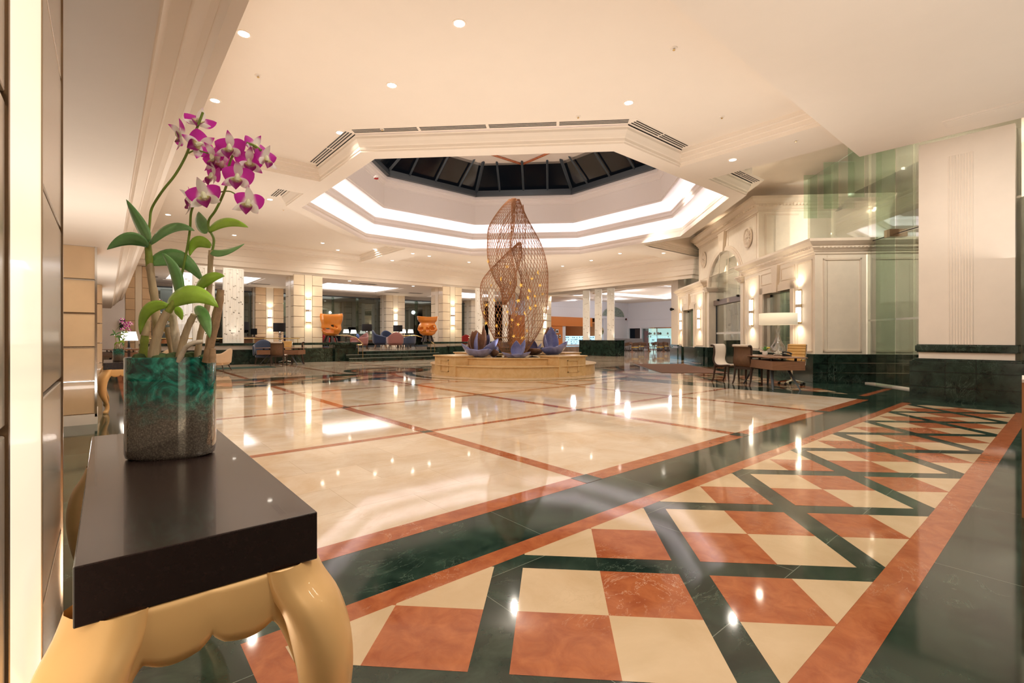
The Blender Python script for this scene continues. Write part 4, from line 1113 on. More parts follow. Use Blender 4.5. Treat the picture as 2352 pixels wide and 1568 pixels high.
# ---- copper wire sculpture
def sculpture():
    t = thing('wire_sculpture', 'tall flame-shaped sculpture of crossed copper rods rising from the fountain', 'sculpture', (FX, FY, .52))
    base = Vector((FX, FY, .52)); D = 17.0
    rt = Vector((_c, -_s, 0)); fw = Vector((_s, _c, 0))
    def wp(px, py, dep):    # picture point at the depth of the sculpture -> local
        return atD(px, py, D + dep) - base
    # each lobe: list of (y, centre x, half width, depth offset)
    lobes = {
        'front_lobe': [(457, 1177, 7, 0), (480, 1166, 18, -.1), (520, 1152, 29, -.25), (560, 1146, 27, -.3), (600, 1150, 29, -.3), (640, 1161, 26, -.2), (665, 1166, 17, -.1), (700, 1158, 4, 0)],
        'left_lobe': [(556, 1194, 3, .1), (590, 1176, 22, .05), (640, 1146, 37, 0), (680, 1143, 40, 0), (720, 1145, 37, 0), (760, 1152, 26, 0), (800, 1164, 17, 0), (826, 1172, 7, 0)],
        'right_lobe': [(457, 1184, 9, .3), (500, 1193, 18, .4), (560, 1208, 35, .3), (610, 1222, 35, .3), (650, 1228, 31, .3), (700, 1222, 35, .2), (740, 1209, 40, .1), (780, 1197, 31, .05), (815, 1191, 14, 0)],
        'rear_lobe': [(470, 1190, 12, .6), (520, 1180, 28, .6), (580, 1172, 32, .6), (640, 1180, 34, .5), (700, 1198, 34, .4), (760, 1196, 26, .3), (812, 1188, 12, .2)]}
    for nm, pr in lobes.items():
        sp_ = spline([(a, b, c) for a, b, c, d in pr], 6); dp = spline([(d, 0, 0) for a, b, c, d in pr], 6)
        n = len(sp_); K = 30 if nm != 'rear_lobe' else 14
        m = MB()
        sc = D / F
        for sg in (-1, 1):
            for k in range(K):
                ph = 2 * math.pi * k / K; pts = []
                for i in range(n):
                    y, x, hw = sp_[i]; tt = i / (n - 1)
                    a = ph + sg * tt * 2 * math.pi * .62
                    hw = max(1.5, hw)
                    pts.append(wp(x + hw * math.cos(a), y, dp[i][0] + hw * sc * .62 * math.sin(a)))
                m.tube(pts, .0085, 4, cap=False)
        m.build(nm, COPPER, t)
    # cap at the top
    m = MB(); q = wp(1180, 458, .1); m.lathe([(.11, -.06), (.13, 0), (.08, .04), (.001, .05)], 12, q); m.build('top_cap', COPPER, t)
    # amber flowers caught in the wire
    rnd = random.Random(4)
    spots = [(1228, 680), (1212, 684), (1230, 702), (1217, 708), (1186, 710), (1160, 690), (1165, 716), (1183, 723), (1195, 732), (1190, 745), (1174, 750), (1142, 724), (1140, 748), (1117, 700), (1112, 718), (1116, 742), (1150, 640), (1172, 650), (1196, 655), (1240, 655), (1246, 675), (1222, 640), (1130, 620), (1122, 600), (1165, 612), (1210, 760), (1200, 775), (1180, 772), (1145, 765), (1135, 690), (1205, 720), (1235, 626), (1170, 676), (1215, 668), (1190, 690), (1128, 655), (1176, 735), (1162, 745)]
    ORD = ['topmost', 'second', 'third', 'fourth', 'fifth', 'sixth', 'seventh', 'eighth', 'ninth', 'tenth', 'eleventh', 'twelfth', 'thirteenth', 'fourteenth', 'fifteenth', 'sixteenth', 'seventeenth', 'eighteenth', 'nineteenth', 'twentieth']
    labs = {}
    for nm, sel in (('left edge', [q for q in spots if q[0] < 1150]), ('middle', [q for q in spots if 1150 <= q[0] < 1200]), ('right side', [q for q in spots if q[0] >= 1200])):
        for i, q in enumerate(sorted(sel, key=lambda q: q[1])): labs[q] = 'amber star flower in the wire sculpture, %s from the top along its %s' % (ORD[i] if i else 'first', nm)
    star = None
    for i, (x, y) in enumerate(spots):
        dep = rnd.uniform(-.5, .3) if i % 3 else -.45
        p = atD(x, y, D + dep)
        lab = labs[(x, y)]
        if star is None:
            m = MB(); vs = []; 
            for k in range(5):
                a = 2 * math.pi * k / 5
                for r_, da, z in ((.012, -.6, 0), (.045, -.3, .012), (.08, 0, .03), (.045, .3, .012)):
                    vs.append((r_ * math.cos(a + da), r_ * math.sin(a + da), z))
            n0 = len(vs); vs.append((0, 0, -.02))
            fs = []
            for k in range(5):
                b = 4 * k; fs += [(b, b + 1, b + 2, b + 3), (b, b + 3, n0)]; fs.append((b + 3, (b + 4) % 20, n0))
            m.add(vs, fs); star = m.build('glass_flower', STAR, solid=.012); o = star
        else:
            o = star.copy(); COL.objects.link(o)
        tag(o, lab, 'glass flower', 'amber star flowers in the wire sculpture')
        o.location = p; o.rotation_euler = (R(90) + rnd.uniform(-.7, .7), rnd.uniform(0, 6), rnd.uniform(-.9, .5)); o.scale = (rnd.uniform(.75, 1.15),) * 3
sculpture()
# ---- glass lotus flowers
def petal(mb, base, d, length, width, lift, curl=.3, n=8, m_=6):
    """cupped pointed petal from base along horizontal dir d rising by lift angle"""
    d = Vector((math.cos(d), math.sin(d), 0)); q = Vector((-d.y, d.x, 0)); rows = []
    for i in range(n + 1):
        t = i / n; w = width * (math.sin(math.pi * min(1, t * .93 + .07)) ** .8) * (1 - .25 * t)
        ang = lift + curl * (t - .5)
        r = length * t
        c = Vector(base) + d * (r * math.cos(ang)) + Vector((0, 0, r * math.sin(ang)))
        nrm = (-d * math.sin(ang) + Vector((0, 0, math.cos(ang))))
        rows.append([c + q * (w * s) + nrm * (abs(s) ** 2 * w * .55) for s in [(j / m_) * 2 - 1 for j in range(m_ + 1)]])
    mb.grid(rows)
def lotus(px, py, dep, label, petals, size):
    p = atD(px, py, dep); t = thing('glass_lotus', label, 'glass flower sculpture', (p.x, p.y, .54), 0, 'blown glass lotus flowers on the fountain')
    for i, (ang, ln, wd, lift, amber) in enumerate(petals):
        m = MB(); a = -TH + R(ang)
        petal(m, (0.06 * math.cos(a), .06 * math.sin(a), .02), a, ln * size * 1.12, wd * size * 1.3, R(lift), R(35))
        m.build('petal', AMBERG if amber else LILAC, t, smooth=True, solid=.022, sub=1, fix=False)
    m = MB(); m.lathe([(.02, 0), (.1 * size, .02), (.13 * size, .08), (.09 * size, .16), (.001, .17)], 14); m.build('heart', LILAC, t, smooth=True)
    return t
# angles measured in the picture plane: 0 = to the right, 90 = away, 180 = left, 270 = toward viewer
lotus(1100, 812, 15.4, 'largest lilac glass lotus with tall amber back petals, left on the fountain', [(185, .62, .3, 25, 0), (340, .8, .3, 28, 0), (20, .95, .24, 68, 1), (235, .55, .3, 12, 0), (300, .6, .28, 10, 0), (110, .85, .3, 55, 1), (150, .8, .3, 60, 1), (35, .75, .24, 50, 0), (195, .75, .16, 75, 0), (320, .5, .26, 20, 0)], .98)
lotus(1134, 816, 15.9, 'small lilac and amber glass bud between the big lotus and the wire sculpture', [(0, .4, .2, 60, 0), (180, .38, .2, 50, 1), (270, .36, .2, 40, 1), (60, .4, .2, 60, 0)], .8)
lotus(1186, 816, 14.9, 'small upright lilac glass lotus at the foot of the wire sculpture', [(190, .5, .24, 8, 0), (345, .5, .24, 10, 0), (100, .62, .2, 80, 0), (30, .7, .2, 50, 0), (280, .3, .2, 15, 0)], .8)
lotus(1222, 812, 17.6, 'amber-brown glass lotus right of the wire sculpture, behind the small one', [(180, .6, .3, 35, 1), (120, .6, .3, 50, 1), (270, .5, .32, 15, 1), (0, .55, .22, 40, 0), (60, .6, .22, 70, 0), (330, .55, .2, 12, 1)], .85)
lotus(1266, 814, 16.2, 'deep blue and violet glass lotus at the right end of the fountain', [(180, .75, .22, 62, 0), (85, .95, .24, 72, 0), (10, .7, .32, 28, 0), (270, .5, .34, 22, 0), (130, .95, .26, 68, 1), (320, .6, .3, 25, 0)], .95)
lamp('SPOT', (FX - 1.5, FY - 1.2, .7), 25, (1, .9, .8), .05, (R(160), 0, R(-50)), 90, .8, name='fountain_uplight')
# ================================================================ CHAIRS
def guest_chair(inside=WHITEF, outside=WOVEN):
    """upholstered side chair, faces +y"""
    t = thing('guest_chair', 'x', 'chair')
    # continuous shell: profile in (y,z)
    pr = spline([(-.30, .99, 0), (-.245, 1.0, 0), (-.2, .96, 0), (-.19, .8, 0), (-.215, .62, 0), (-.17, .5, 0), (-.05, .45, 0), (.22, .47, 0), (.27, .455, 0)], 4)
    m = MB(); W = .25
    m.grid([[(x, p[0], p[1] + .0) for x in (-W + .02, -W / 2, 0, W / 2, W - .02)] for p in pr]); m.build('cushion', inside, t, smooth=True, solid=.05, fix=False)
    m = MB(); bp = pr[:22]
    nn = []
    for i, p in enumerate(bp):
        a = bp[max(0, i - 1)]; b = bp[min(len(bp) - 1, i + 1)]; tn = Vector((b[0] - a[0], b[1] - a[1])).normalized(); nn.append((p[0] + tn.y * .03, p[1] - tn.x * .03))
    m.grid([[(x, p[0], p[1]) for x in (-W + .01, 0, W - .01)] for p in nn]); m.build('back_shell', outside, t, smooth=True, solid=.012, fix=False)
    for s in (-1, 1):
        m = MB(); m.tube([(s * W, p[0], p[1] - .01) for p in pr], .022, 6, squash=1.2); m.build('side_frame', WENGE, t, smooth=True)
        m = MB(); m.tube([(s * (W - .01), -.17, .47), (s * (W - .01), -.19, .3), (s * (W - .005), -.22, .1), (s * W, -.27, 0)], [.034, .028, .022, .018], 6); m.build('leg', WENGE, t, smooth=True)
        m = MB(); m.tube([(s * (W - .02), .22, .44), (s * (W - .02), .215, .2), (s * (W - .02), .23, 0)], [.03, .024, .016], 6); m.build('leg', WENGE, t, smooth=True)
    m = MB(); m.box(-W + .02, W - .02, .2, .235, .39, .44); m.box(-W + .02, W - .02, -.19, -.155, .39, .45); m.build('rail', WENGE, t)
    return t
def office_chair(col=TAN):
    t = thing('office_chair', 'x', 'office chair')
    m = MB(); rows = []
    pr = [(-.24, 1.02), (-.225, .9), (-.2, .75), (-.19, .6), (-.16, .5), (-.05, .47), (.2, .47), (.24, .45)]
    sp_ = spline([(a, b, 0) for a, b in pr], 8)
    for i, p in enumerate(sp_):
        k = .012 * abs(math.sin(i * math.pi / 4)); rows.append([(x, p[0] + k, p[1] + k * .5) for x in (-.22, -.1, 0, .1, .22)])
    m.grid(rows); m.build('ribbed_seat_shell', col, t, smooth=True, solid=.03, fix=False)
    for s in (-1, 1):
        m = MB(); m.tube([(s * .235, p[0], p[1]) for p in sp_], .014, 6); m.build('chrome_side_frame', CHROME, t, smooth=True)
        m = MB(); m.tube([(s * .24, -.18, .66), (s * .29, -.1, .68), (s * .29, .12, .66), (s * .24, .15, .48)], .014, 6); m.build('armrest', CHROME, t, smooth=True)
    m = MB(); m.tube([(0, 0, .45), (0, 0, .1)], .03, 8); m.build('gas_column', CHROME, t)
    b = MB()
    for k in range(5):
        a = 2 * math.pi * k / 5 + .3; b.tube([(0, 0, .13), (.28 * math.cos(a), .28 * math.sin(a), .075)], [.026, .016], 6)
    b.build('star_base', CHROME, t)
    for k in range(5):
        a = 2 * math.pi * k / 5 + .3; c = MB()
        c.tube([(.29 * math.cos(a) - .02, .29 * math.sin(a), .035), (.29 * math.cos(a) + .02, .29 * math.sin(a), .035)], .034, 12); c.build('caster', BLACKM, t)
    return t
def armchair(fab, legs=WENGE, wing=False, h=.8):
    t = thing('armchair', 'x', 'armchair')
    m = MB(); m.box(-.27, .27, -.22, .3, .3, .45); m.build('seat_cushion', fab, t, bevel=.04)
    # wrapping back/arms shell
    rows = []; n = 16
    for j in range(6):
        z = .28 + (h - .28) * j / 5; row = []
        for i in range(n + 1):
            a = math.pi * (i / n) ; x = -.36 * math.cos(a); y = -.34 * math.sin(a) ** .7 + .0
            if i < 2 or i > n - 2: y += .28
            k = math.sin(a); top = .6 + (h - .6) * (k ** (1.2 if wing else 2.2))
            zz = min(z, .28 + (top - .28) * j / 5)
            row.append((x * (1 + .05 * j / 5), y * (1 + .12 * j / 5), zz))
        rows.append(row)
    m = MB(); m.grid(rows); m.build('back_shell', fab, t, smooth=True, solid=.07, sub=1, fix=False)
    m = MB(); m.box(-.3, .3, -.26, .28, .22, .3); m.build('base', fab, t, bevel=.03)
    for sx in (-1, 1):
        for sy in (-1, 1):
            m = MB(); m.tube([(sx * .24, sy * .22, .24), (sx * .31, sy * .3, 0)], [.022, .012], 6); m.build('leg', legs, t)
    return t
def desk(L=1.9, W=.8):
    """executive desk: floating top, walnut box, splayed metal legs; long side along x"""
    t = thing('reception_desk', 'x', 'desk')
    m = MB(); m.box(-L / 2, L / 2, -W / 2, W / 2, .73, .755); m.build('top', WALNUT, t, bevel=.006)
    m = MB(); m.box(-L / 2 + .05, L / 2 - .05, -W / 2 + .03, W / 2 - .06, .46, .66); m.build('drawer_box', WALNUT, t, bevel=.004)
    m = MB()
    for x in (-L / 2 + .3, 0, L / 2 - .3):
        for y in (-W / 2 + .12, W / 2 - .15): m.box(x - .03, x + .03, y - .015, y + .015, .66, .73)
    m.build('spacers', BLACKM, t)
    for sx in (-1, 1):
        for sy in (-1, 1):
            m = MB(); m.tube([(sx * (L / 2 - .45), sy * .18, .46), (sx * (L / 2 - .12), sy * (W / 2 - .1), 0)], [.045, .02], 6, squash=.6); m.build('leg', STEEL, t)
    return t
def place(root, loc, rz, label, group=None):
    root.location = loc; root.rotation_euler = (0, 0, rz); root['label'] = label
    if group: root['group'] = group
    return root
# ---- right desk group. desk long side along u, guests on -v side
gc0 = guest_chair(); oc0 = office_chair(); dk0 = desk()
def head(dx, dy): return math.atan2(-dx, dy)       # rz so that +y faces (dx,dy)
dc = UV(12.2, 5.3); place(dk0, dc, R(45), 'walnut reception desk with floating top and splayed legs, right foreground by the portal')
# guest chairs
a = onZ(1712, 886); 
def ang(deg): return R(deg - 90)                   # facing direction angle measured from +X
place(gc0, onZ(1718, 882), ang(-14), 'brown-backed guest chair nearest the desk at right, seen from behind', 'guest chairs at the right desk')
dup(gc0, onZ(1668, 876), ang(-98), 'guest chair with cream cushion showing, left of the brown-backed chair at the right desk')
place(oc0, UV(12.7, 6.05), ang(172), 'tan ribbed leather office chair behind the right desk')
# ---- lamp on the desk
def desk_lamp(loc, label, sh_r=.40, h=1.03):
    t = thing('table_lamp', label, 'table lamp', loc)
    m = MB(); m.lathe([(.09, 0), (.1, .02), (.1, .03), (.05, .05)], 24); m.build('base', CHROME, t, smooth=True)
    m = MB(); m.lathe([(.04, .05), (.13, .08), (.175, .14), (.16, .22), (.09, .33), (.05, .45), (.045, .6), (.06, .68)], 28); m.build('glass_body', pane('lamp_glass', (.9, .92, .92), .12), t, smooth=True)
    m = MB(); m.tube([(0, 0, .03), (0, 0, h)], .007, 6); m.build('rod', CHROME, t)
    m = MB(); m.lathe([(sh_r, .76), (sh_r, 1.04)], 40, cap=False); m.build('shade', SHADE, t, smooth=True, solid=.004)
    m = MB(); m.lathe([(.03, .84), (.045, .89), (.03, .94), (.001, .95)], 12); m.build('bulb', BULB, t, smooth=True)
    m = MB(); m.tube([(-sh_r, 0, 1.03), (sh_r, 0, 1.03)], .004, 4); m.tube([(0, -sh_r, 1.03), (0, sh_r, 1.03)], .004, 4); m.build('shade_spider', CHROME, t)
    lamp('POINT', (loc[0], loc[1], loc[2] + .9), 18, (1, .82, .55), .05, name='table_lamp_light')
    return t
pl = UV(12.35, 5.55, .755)
desk_lamp(pl, 'table lamp with wide cream drum shade and clear glass teardrop body on the right desk', .42)
# potted flowers on the desk
def flowerpot(loc, label):
    t = thing('potted_flowers', label, 'plant', loc)
    m = MB(); m.lathe([(.045, 0), (.06, .03), (.065, .08), (.06, .11), (.05, .11), (.045, .02)], 18); m.build('pot', WHITEP, t, smooth=True)
    rnd = random.Random(3)
    m = MB()
    for i in range(46):
        a = rnd.uniform(0, 6.28); l = rnd.uniform(.1, .17); e = rnd.uniform(.4, 1.4)
        b = Vector((0, 0, .1)); d = Vector((math.cos(a) * math.cos(e), math.sin(a) * math.cos(e), math.sin(e)))
        q = d.cross(Vector((0, 0, 1))).normalized() * .016
        m.add([b, b + d * l * .5 + q, b + d * l, b + d * l * .5 - q], [(0, 1, 2, 3)])
    m.build('leaves', LEAFM, t)
    for i, (dx, dy, dz) in enumerate(((.07, -.02, .17), (.1, .02, .15), (.06, -.06, .19))):
        m = MB()
        for k in range(6):
            a = k * 1.05; m.lathe([(.001, -.02), (.014, 0), (.001, .02)], 6, (dx + .022 * math.cos(a), dy + .022 * math.sin(a), dz))
        m.build('yellow_blossom', YELL, t)
    return t
flowerpot(Vector((atD(1757, 800, 11.95).x, atD(1757, 800, 11.95).y, .755)), 'small white pot of green leaves and yellow blossoms on the right desk')
def phone(loc, rz, label):
    t = thing('desk_phone', label, 'telephone', loc, rz)
    m = MB(); m.add([(-.1, -.1, 0), (.1, -.1, 0), (.1, .1, 0), (-.1, .1, 0), (-.1, -.1, .02), (.1, -.1, .02), (.1, .1, .07), (-.1, .1, .07)], [(0, 3, 2, 1), (4, 5, 6, 7), (0, 1, 5, 4), (1, 2, 6, 5), (2, 3, 7, 6), (3, 0, 4, 7)]); m.build('body', BLACKM, t, bevel=.005)
    m = MB(); m.tube([(-.075, -.1, .05), (-.075, -.05, .085), (-.075, .05, .105), (-.075, .1, .09)], [.026, .018, .018, .026], 8); m.build('handset', BLACKM, t, smooth=True)
    m = MB(); m.tube([(.1, 0, .02), (.2, .03, .004), (.3, -.05, .004), (.36, .04, .004)], .004, 5); m.build('cord', BLACKM, t)
phone(UV(12.0, 5.6, .755), R(20), 'black desk telephone beside the lamp on the right desk')
# ---- second reception desk group (left, far)
g2 = 'guest chairs at the left desk'
c0 = onZ(640, 838)
dk = dup(dk0, (c0.x + .15, c0.y + .1, 0), ang(90 - 40 + 0), 'walnut reception desk in front of the green ledge at left'); 
dup(gc0, onZ(641, 841), ang(55), 'brown-backed guest chair at the left desk, seen from behind', g2)
dup(gc0, onZ(684, 836), ang(160), 'guest chair at the right end of the left desk, seen from the side', g2)
p = atD(655, 812, 22.4); dup(oc0, (p.x, p.y, 0), ang(-125), 'tan ribbed office chair behind the left desk')
p = atD(606, 800, 21.6); ac_b = armchair(BLUEF); place(ac_b, (p.x, p.y, 0), ang(-100), 'slate blue armchair behind the left desk'); ac_b.scale = (1.15, 1.1, 1.4)
# beige armchair
ac = armchair(BEIGEF, h=.82); place(ac, onZ(500, 852), ang(150), 'beige fabric armchair with slim brown legs, right of the orchid vase')
ac.scale = (1.1, 1.1, 1.0)
dup(ac, onZ(392, 848), ang(100), 'beige low armchair glimpsed between the orchid canes')
# second desk at far left with person
t = dup(dk0, (.4, 23.3, 0), ang(10), 'desk in front of the seated person at far left'); 
# ---- lounge seating
def lounge_items():
    zf = .5
    pk = armchair(PINKF, h=.85); place(pk, (0, 0, 0), 0, '')
    def at(px, d): r = ray(px, 780); return (r[0] * d, r[1] * d, zf)
    pk.location = at(826, 27.2); pk.rotation_euler = (0, 0, ang(190)); pk['label'] = 'dusty pink armchair with a blue patterned cushion at the top of the steps'; pk.scale = (1.15,) * 3; pk['group'] = 'lounge armchairs'
    o = dup(pk, at(908, 27.6), ang(70), 'dusty pink armchair seen from behind, between the navy and slate armchairs', 'lounge armchairs'); o.scale = (1.2,) * 3
    o = dup(ac_b, at(937, 29.6), ang(110), 'slate blue armchair right of the pink armchair seen from behind', 'lounge armchairs'); o.scale = (1.15,) * 3
    nv = armchair(NAVYF, legs=BRONZE, wing=True, h=.98); place(nv, at(874, 28.8), ang(-30), 'navy velvet wing armchair on the lounge floor, left of the pink armchair', 'lounge armchairs'); nv.scale = (1.2,) * 3
    o = dup(nv, at(893, 31), ang(-90), 'navy velvet armchair deeper behind the wing armchair', 'lounge armchairs'); o.scale = (1.2,) * 3
    rd = armchair(REDF, h=.82); place(rd, at(1065, 33), ang(80), 'red armchair on the lounge floor left of the fountain flowers', 'lounge armchairs'); rd.scale = (1.1,) * 3
    o = dup(rd, at(758, 31), ang(0), 'red armchair behind the tall orange sculpture', 'lounge armchairs')
    o = dup(ac_b, at(1040, 33.5), ang(0), 'slate blue armchair beside the red one left of the fountain', 'lounge armchairs')
    # cushion
    m = MB(); m.lathe([(.001, -.07), (.18, -.045), (.24, 0), (.18, .045), (.001, .07)], 4); o = m.build('cushion', simple('blue_white_pattern', (.12, .2, .5), .8, var=.9, scale=14), smooth=True, sub=1)
    p = at(822, 27.1); o.location = (p[0], p[1], p[2] + .78); o.rotation_euler = (R(70), 0, R(40)); tag(o, 'blue and white patterned cushion on the pink armchair by the steps', 'cushion')
    # low tables
    def table(px, d, lab):
        t = thing('coffee_table', lab, 'coffee table', at(px, d), 0)
        m = MB(); m.lathe([(.42, .42), (.42, .45)], 28); m.build('top', WALNUT, t)
        m = MB(); m.tube([(0, 0, .02), (0, 0, .42)], .03, 8); m.build('stem', BRONZE, t); m = MB(); m.lathe([(.22, 0), (.22, .02)], 24); m.build('foot', BRONZE, t)
    table(842, 29.6, 'round coffee table between the pink and navy armchairs'); table(775, 29.5, 'round coffee table behind the tall orange sculpture')
    # black shaded lamps
    def blamp(px, d, zt, lab, s=1.0, stand=.7):
        p = at(px, d); t = thing('table_lamp', lab, 'table lamp', (p[0], p[1], zf), 0, 'black shaded chrome lamps in the lounge')
        m = MB(); z = stand
        prof = [(.1, z)]
        for k in range(5): prof += [(.03, z + .05 + k * .1), (.075, z + .1 + k * .1)]
        prof += [(.02, z + .56)]
        m.lathe(prof, 12); m.build('chrome_body', CHROME, t)
        m = MB(); m.lathe([(.3, z + .55), (.3, z + .98)], 28, cap=False); m.build('shade', BLACKF, t, solid=.01)
        m = MB(); m.lathe([(.04, z + .6), (.05, z + .66), (.02, z + .72)], 10); m.build('bulb', BULB, t)
        if stand > .1:
            m = MB(); m.box(-.3, .3, -.3, .3, z - .05, z); m.build('side_table', WALNUT, t); m = MB(); m.box(-.05, .05, -.05, .05, 0, z - .05); m.build('side_table_leg', WENGE, t)
        t.scale = (s,) * 3
        lamp('POINT', (p[0], p[1], zf + (z + .62) * s), 10, (1, .7, .4), .05, name='black_lamp_light')
    blamp(643, 27.5, 0, 'black drum lamp with stacked chrome body left of the front left column', 1.15, .35)
    blamp(843, 30, 0, 'black drum lamp with chrome body behind the pink armchair with cushion', 1.0, .55)
    blamp(914, 32.4, 0, 'black drum lamp between the navy and pink armchairs, right of the rear column', 1.0, .55)
    blamp(558, 28.5, 0, 'black drum lamp behind the rightmost left screen', 1.1, .5)
    def wlamp(px, d, lab, zt=.55, s=1.0, z0=zf):
        r = ray(px, 780); t = thing('table_lamp', lab, 'table lamp', (r[0] * d, r[1] * d, z0), 0, 'small white lit lamps')
        m = MB(); m.box(-.25, .25, -.2, .2, zt - .04, zt); m.build('side_table', WALNUT, t); m = MB(); m.box(-.03, .03, -.03, .03, 0, zt - .04); m.build('side_table_leg', WENGE, t)
        m = MB(); m.lathe([(.08, zt), (.03, zt + .03), (.02, zt + .25)], 12); m.build('base', BLACKM, t)
        m = MB(); m.lathe([(.2, zt + .22), (.15, zt + .46)], 20, cap=False); m.build('shade', SHADEL, t, solid=.004)
        t.scale = (s,) * 3
    wlamp(812, 32, 'small lit white lamp left behind the pink armchair with cushion', .75); wlamp(795, 33, 'dimmer small white lamp left of the lit one, at the window', .8)
    wlamp(943, 33, 'small lit white lamp behind the slate blue armchair', .8); wlamp(926, 33.2, 'faint small white lamp left of the lit one behind the slate armchair', .8)
    wlamp(1048, 35, 'small lit white lamp left of the tall amber lotus petals', .95); wlamp(296, 13.0, 'small white lamp on a dark stem at far left behind the second orchid vase', .9, 1.0, 0)
lounge_items()
# ---- orange shell sculptures on dark ribbed stands
def shell(px, pytop, pybot, d, label, prof, holes, ztop_stand, flare):
    p = atD(px, pybot, d); q = atD(px, pytop, d); hgt = q.z - p.z
    t = thing('shell_sculpture', label, 'sculpture', p)
    n = 40; m_ = 26; rows = []
    for j in range(m_ + 1):
        v = j / m_; rr = 0
        for k in range(len(prof) - 1):
            if prof[k][0] <= v <= prof[k + 1][0]:
                a = (v - prof[k][0]) / (prof[k + 1][0] - prof[k][0]); a = a * a * (3 - 2 * a); rr = prof[k][1] * (1 - a) + prof[k + 1][1] * a
        rows.append([(rr * math.cos(2 * math.pi * i / n), rr * math.sin(2 * math.pi * i / n) * .8, v * hgt + (flare * .06 * math.sin(2 * math.pi * i / n * 2 + 1) if v > .8 else 0)) for i in range(n)])
    vs = [v for r in rows for v in r]; fs = []
    for j in range(m_):
        for i in range(n):
            a = (i + .5) / n * 360; v = (j + .5) / m_; skip = False
            for (a0, v0, ra, rv, tl) in holes:
                da = ((a - a0 + 180) % 360 - 180); dv = (v - v0) - tl * da
                if (da / ra) ** 2 + (dv / rv) ** 2 < 1: skip = True
            if not skip: fs.append((j * n + i, j * n + (i + 1) % n, (j + 1) * n + (i + 1) % n, (j + 1) * n + i))
    m = MB(); m.add(vs, fs); m.build('shell', ORANGE, t, smooth=True, solid=.05, sub=2, fix=False)
    s = thing('sculpture_stand', label.split(',')[0].replace('orange', 'dark ribbed stand under the orange'), 'stand', (p.x, p.y, ztop_stand))
    for k in range(7):
        a = 2 * math.pi * k / 7 + .2
        m = MB(); m.tube([(.34 * math.cos(a), .34 * math.sin(a), 0), (.22 * math.cos(a), .22 * math.sin(a), p.z - ztop_stand + .02)], [.1, .06], 4, squash=.5); m.build('rib', DARKW, s)
    m = MB(); m.lathe([(.24, p.z - ztop_stand - .01), (.24, p.z - ztop_stand + .02)], 20); m.build('top_plate', DARKW, s)
    t.rotation_euler = (0, 0, -TH)
shell(760, 721, 771, 25.0, 'tall orange bowl-shaped sculpture, pierced low, between the left columns', [(0, .24), (.1, .4), (.3, .52), (.5, .5), (.78, .58), (.9, .6), (1, .56)], [(266, .25, 40, .1, -.0012), (305, .43, 18, .045, -.003), (120, .5, 30, .2, 0)], .96, .6)
shell(982, 727, 770, 28.0, 'second orange pierced sculpture, wide rim, left of the fountain', [(0, .26), (.12, .44), (.32, .56), (.5, .52), (.66, .42), (.84, .56), (1, .6)], [(232, .34, 24, .1, 0), (278, .3, 9, .12, 0), (312, .4, 22, .13, 0), (170, .6, 26, .2, 0), (20, .5, 30, .2, 0)], .96, .5)
# ---- carpet mat
m = MB(); pts = [onZ(1468, 837), onZ(1518, 853), onZ(1668, 853), onZ(1600, 836.5)]
cx_ = sum((p for p in pts), Vector()) / 4
t = thing('floor_mat', 'large brown carpet mat in front of the arched entrance', 'mat', (cx_.x, cx_.y, 0))
m = MB(); m.prism([UV(16.6, 3.7)[:2], UV(22.2, 3.7)[:2], UV(22.2, 5.9)[:2], UV(16.6, 5.9)[:2]], .003, .014); m.v = [(v[0] - cx_.x, v[1] - cx_.y, v[2]) for v in m.v]; m.build('pile', CARPET, t)
m = MB(); m.prism([UV(16.54, 3.64)[:2], UV(22.26, 3.64)[:2], UV(22.26, 5.96)[:2], UV(16.54, 5.96)[:2]], .001, .006); m.v = [(v[0] - cx_.x, v[1] - cx_.y, v[2]) for v in m.v]; m.build('edging', DARKW, t)
m = MB(); m.box(-1.6, 1.6, -.6, .6, .002, .012); o = m.build('floor_mat', simple('dark_green_mat', (.02, .06, .045), .9)); o.location = (3.6, 21.4, 0); tag(o, 'dark green mat on the floor left of the left desk', 'mat')
